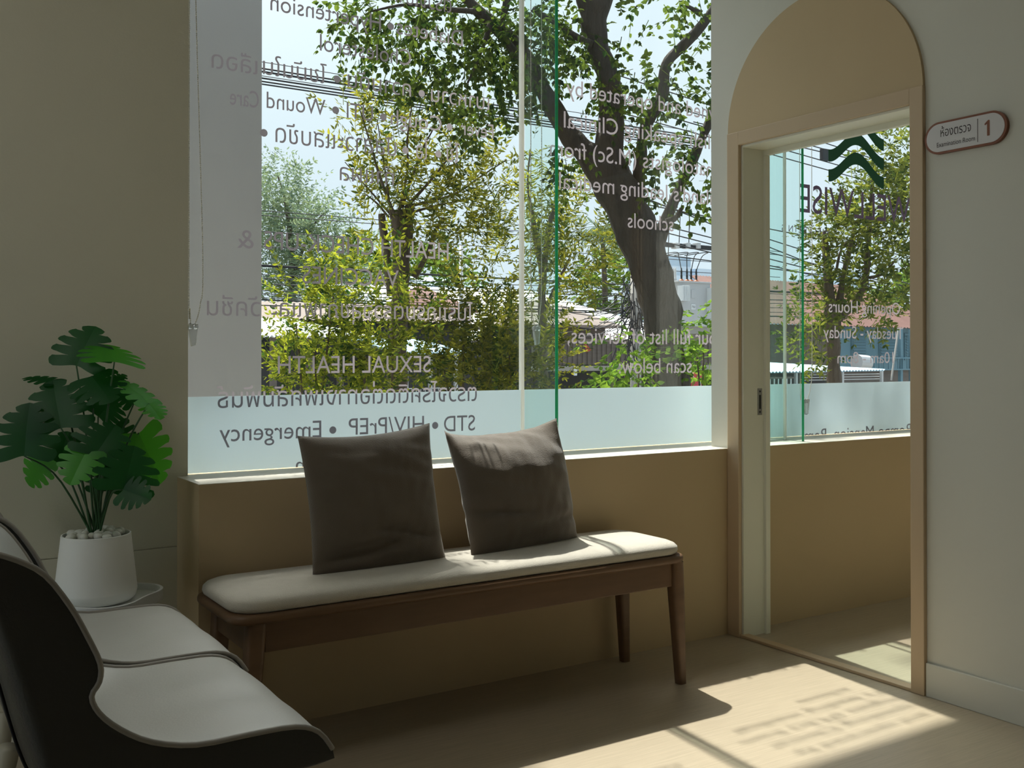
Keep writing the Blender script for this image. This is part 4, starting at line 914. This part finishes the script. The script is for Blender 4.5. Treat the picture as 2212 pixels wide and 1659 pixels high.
for px, py in ((1938, 800), ): B().tube([Yp(1940, 715, y0-.7), Yp(1925, 822, y0-.9)], .03, 6).build('brace', M['concrete'], h)
o = B().tube([Yp(1850, 782, y0-.9), Yp(1873, 784, y0-.9)], .22, 16).build('water_tank', M['grey_tank'], None, False); tag(o, 'pale round tank under the wooden house', 'tank')
# canopy with pale blue sheet roof
y0, y1 = 12.6, 15.2; xa = Yp(1640, 800, y0).x; xb = Yp(1912, 800, y0).x; ze = Yp(1800, 800, y0).z; zr = Yp(1700, 772, y1).z
h = house('market_canopy', 'low market canopy with pale blue sheet roof outside the examination room', xa+.2, xb-.4, y0+1.2, y1-.1, ze-.1, M['dark_wall'], 'stall')
sheet('roof', Vector((xa, y0, ze-.02)), Vector((xb, y0, ze)), Vector((xa, y1, zr)), Vector((xb-1.0, y1, zr-.15)), M['blue_roof'], h, 40, .018)
for px in (1720, 1820, 1905): x = Yp(px, 800, y0+.1).x; B().box((x-.03, y0+.08, GZ), (x+.03, y0+.14, ze-.02)).build('post', M['grey_tank'], h)
for k in range(3): z = ze-.10-.06*k; B().box((Yp(1736, 800, y0+.2).x, y0+.2, z-.012), (Yp(1900, 800, y0+.2).x, y0+.22, z+.008)).build('slat', M['grey_tank'], h)
y = y0-.05; r_ = empty('railing', (Yp(1687, 800, y).x, y, GZ)); tag(r_, 'row of white upright bars below the pale blue canopy', 'railing')
for k in range(6): x = Yp(1664+9*k, 800, y).x; B().box((x-.012, y, GZ), (x+.012, y+.02, ze-.16)).build('bar', M['white'], r_)
B().box((Yp(1655, 800, y).x, y-.01, ze-.17), (Yp(1716, 800, y).x, y+.03, ze-.13)).build('rail', M['timber'], r_)
# distant towers
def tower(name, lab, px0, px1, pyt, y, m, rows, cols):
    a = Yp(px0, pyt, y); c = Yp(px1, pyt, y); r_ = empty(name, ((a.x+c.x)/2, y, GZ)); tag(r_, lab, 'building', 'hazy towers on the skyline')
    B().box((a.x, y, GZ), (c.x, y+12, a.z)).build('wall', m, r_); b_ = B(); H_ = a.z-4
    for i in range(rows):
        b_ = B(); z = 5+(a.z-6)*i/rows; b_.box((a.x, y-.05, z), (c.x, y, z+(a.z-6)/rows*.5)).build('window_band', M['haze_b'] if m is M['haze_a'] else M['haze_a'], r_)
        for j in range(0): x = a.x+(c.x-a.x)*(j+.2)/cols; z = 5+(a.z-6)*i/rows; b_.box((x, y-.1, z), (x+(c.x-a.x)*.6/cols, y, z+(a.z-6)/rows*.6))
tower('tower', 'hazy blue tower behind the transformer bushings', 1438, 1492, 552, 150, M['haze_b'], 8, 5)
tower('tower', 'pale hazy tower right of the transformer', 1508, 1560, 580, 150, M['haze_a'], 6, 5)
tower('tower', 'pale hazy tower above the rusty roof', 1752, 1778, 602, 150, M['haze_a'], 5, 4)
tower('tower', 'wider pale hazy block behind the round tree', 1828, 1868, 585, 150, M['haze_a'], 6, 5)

# --- poles, transformer, cables
def vpole(px, pt, pw, y, lab, m='concrete'):
    a = Yp(px, pt, y); d = (a-CAM_P).dot(FWD); r_ = pw/2*d/FPX
    o = B().tube([(a.x, a.y, GZ), (a.x, a.y, a.z)], [r_*1.15, r_*.9], 12).build('utility_pole', M[m], None, True); return tag(o, lab, 'pole'), a
yp = 11.6
vpole(1373, 560, 24, yp, 'concrete utility pole hung with cables left of the big trunk'); vpole(996, 530, 9, 16, 'thin grey pole beside the cut-back tree', 'grey_tank')
cb = B(); rc = random.Random(11)
for k in range(46):
    p0 = Yp(1373+rc.gauss(0, 12), rc.uniform(580, 700), yp+rc.uniform(-.2, .2)); p1 = Yp(1373+rc.gauss(0, 34), rc.uniform(690, 830), yp+rc.uniform(-.25, .25)); mq = p0.lerp(p1, .5)+Vector((rc.gauss(0, .16), rc.gauss(0, .08), rc.gauss(-.12, .15)))
    cb.tube(cat([p0, mq, p1], 9), rc.uniform(.007, .014), 5)
for k in range(16):
    p0 = Yp(1373, rc.uniform(600, 680), yp); p1 = Yp(rc.uniform(1200, 1310), rc.uniform(640, 730), yp+.4); cb.tube(cat([p0, p0.lerp(p1, .5)-Vector((0, 0, rc.uniform(.05, .25))), p1], 9), .008, 5)
o = cb.build('cable_tangle', M['wire']); tag(o, 'tangle of black cables hanging on the concrete utility pole', 'cables', None, 'stuff')
# crossarm and transformer
yt = 11.8
a, c = Yp(1425, 526, yt), Yp(1640, 536, yt); o = empty('crossarm', ((a.x+c.x)/2, yt, a.z)); tag(o, 'dark crossarm with insulator clamps above the transformer', 'crossarm')
B().box((a.x, yt, a.z-.05), (c.x, yt+.08, a.z+.02)).build('beam', M['wire'], o)
for px in (1463, 1487, 1509): q = Yp(px, 530, yt-.03); B().box((q.x-.045, yt-.05, q.z-.06), (q.x+.045, yt+.1, q.z+.05), .008).build('insulator_clamp', M['grey_tank'], o)
a, c = Yp(1464, 606, yt), Yp(1545, 706, yt); tx = empty('transformer', ((a.x+c.x)/2, yt+.3, c.z)); tag(tx, 'grey pole transformer with ribbed radiators right of the big trunk', 'transformer')
B().box((a.x+.04, yt, c.z), (c.x-.13, yt+.6, a.z-.02), .01).box((a.x-.02, yt-.04, a.z-.03), (c.x-.05, yt+.64, a.z), .006).build('tank', M['grey_tank'], tx)
for x0, x1, zt_, zb_ in ((a.x+.0, a.x+.16, a.z-.10, a.z-.40), (c.x-.22, c.x+.0, a.z-.12, c.z+.12)):
    b = B()
    for k in range(7): x = x0+(x1-x0)*k/6; b.box((x-.008, yt-.16, zb_), (x+.008, yt, zt_), .004)
    b.box((x0-.01, yt-.14, zt_-.02), (x1+.01, yt, zt_)).box((x0-.01, yt-.14, zb_), (x1+.01, yt, zb_+.02)).build('radiator', M['white'], tx)
for k, px in enumerate((1455, 1459, 1472, 1484, 1493, 1504)):
    q = Yp(px, 603, yt+.2); b = B().lathe([(.03, 0), (.03, .05), (.018, .06), (.022, .12), (.016, .14), (.02, .19), (.014, .24), (.010, .27)], (q.x, yt+.2, a.z), 12); bo = b.build('bushing', M['grey_tank'] if k < 2 else M['dark'], tx, True)
    if k >= 2: B().lathe([(.05, 0), (.055, .02), (.03, .05)], (q.x, yt+.2, a.z), 12).build('bushing_collar', M['orange'], bo, True)
B().box((a.x+.1, yt+.1, c.z-.14), (c.x, yt+.5, c.z)).box((a.x+.25, yt+.2, GZ), (a.x+.45, yt+.4, c.z-.14)).build('platform_post', M['concrete'], tx)
q = Yp(1497, 663, yt); pb = B().box((q.x-.055, yt-.012, q.z-.05), (q.x+.055, yt, q.z+.05)).build('plate', M['white'], tx); front_text('750', q.x-.042, q.z-.025, .085, .05, yt-.0135, M['sign_ink'], pb)
B().box((q.x-.05, yt-.01, q.z+.17), (q.x+.05, yt, q.z+.34), .004).build('cover_plate', M['grey_tank'], tx)
def cable(px0, py0, px1, py1, y, r_, sag, lab, grp, ext=True):
    p0, p1 = Yp(px0, py0, y), Yp(px1, py1, y); n = 14
    pts = [p0.lerp(p1, i/n)-Vector((0, 0, sag*4*(i/n)*(1-i/n))) for i in range(n+1)]
    o = B().tube(pts, r_, 5).build('power_line', M['wire'], None, True); return tag(o, lab, 'cable', grp)
def hz(px, py, y, r_, x0, x1, lab, grp, dz=0., sag=.0):             # a level wire along the street through the seen point
    p = Yp(px, py, y); n = 12; pts = [(x0+(x1-x0)*i/n, y, p.z+dz*(i/n-.5)-sag*4*(i/n)*(1-i/n)) for i in range(n+1)]
    o = B().tube(pts, r_, 5).build('power_line', M['wire'], None, True); return tag(o, lab, 'cable', grp)
G1 = 'high power lines across the left pane'; L1 = 'black power line strung along the street high across the panes'
for py, r_ in ((134, .006), (148, .013), (155, .015), (164, .006), (169, .013), (176, .012), (182, .011)): hz(567, py, 10.5, r_, -9, 9.6, L1, G1)
G2 = 'power lines at mid height'; L2 = 'thin power line along the street crossing the hazy tree'
for py in (455, 465, 500, 532): hz(567, py, 12.5, .007, -9, 14, L2, G2)
G3 = 'low bundle of street cables'; L3 = 'street cable in the low bundle just above the shed roofs'
for py in (563, 568, 572, 585, 594, 604, 618, 630, 636, 641, 655): hz(567, py+rnd.uniform(-1, 1), 12.8, .007+.003*(py % 3), -10, 16, L3, G3, rnd.uniform(-.15, .15), rnd.uniform(0, .1))
G4 = 'power lines outside the examination room'; L4 = 'black power line crossing the examination room window'
for (a0, a1, b0, b1) in ((1664, 315, 1790, 351), (1664, 333, 1790, 368), (1700, 300, 1790, 325), (1755, 300, 1975, 372), (1664, 535, 1790, 585), (1664, 546, 1790, 578), (1664, 560, 1790, 592), (1664, 574, 1790, 602), (1664, 580, 1790, 596), (1664, 518, 1780, 555), (1705, 312, 1790, 332), (1664, 495, 1790, 520)):
    p0, p1 = Yp(a0, a1, 10.2), Yp(b0, b1, 10.2); d = (p1-p0); o = B().tube([p0-d*2.2, p0, p1, p1+d*2.2], .011, 5).build('power_line', M['wire'], None, True); tag(o, L4, 'cable', G4)
for px0, py0, px1, py1 in ((1447, 420, 1443, 568), (1470, 450, 1467, 525), (1490, 440, 1488, 525)): cable(px0, py0, px1, py1, yt, .009, 0, 'upright lead dropping to the crossarm above the transformer', 'leads above the transformer')
for px0, px1 in ((1472, 1440), (1484, 1463), (1493, 1487), (1504, 1509)):
    p0 = Yp(px0, 585, yt+.2); p1 = Yp(px1+20, 545, yt+.05); o = B().tube(cat([p0, p0.lerp(p1, .5)+Vector((0, 0, .10)), p1, Yp(px1-30, 552, yt)], 14), .009, 5).build('transformer_lead', M['wire'], None, True); tag(o, 'curved black lead looping over the transformer bushings', 'cable', 'curved leads over the transformer')
o = B().box(tuple(Yp(1778, 336, 10.15)-Vector((.03, .02, .09))), tuple(Yp(1788, 328, 10.15)+Vector((.05, .06, .05))), .01).build('splice_box', M['wire']); tag(o, 'black splice box on the wires beside the green wave logo', 'cable box')
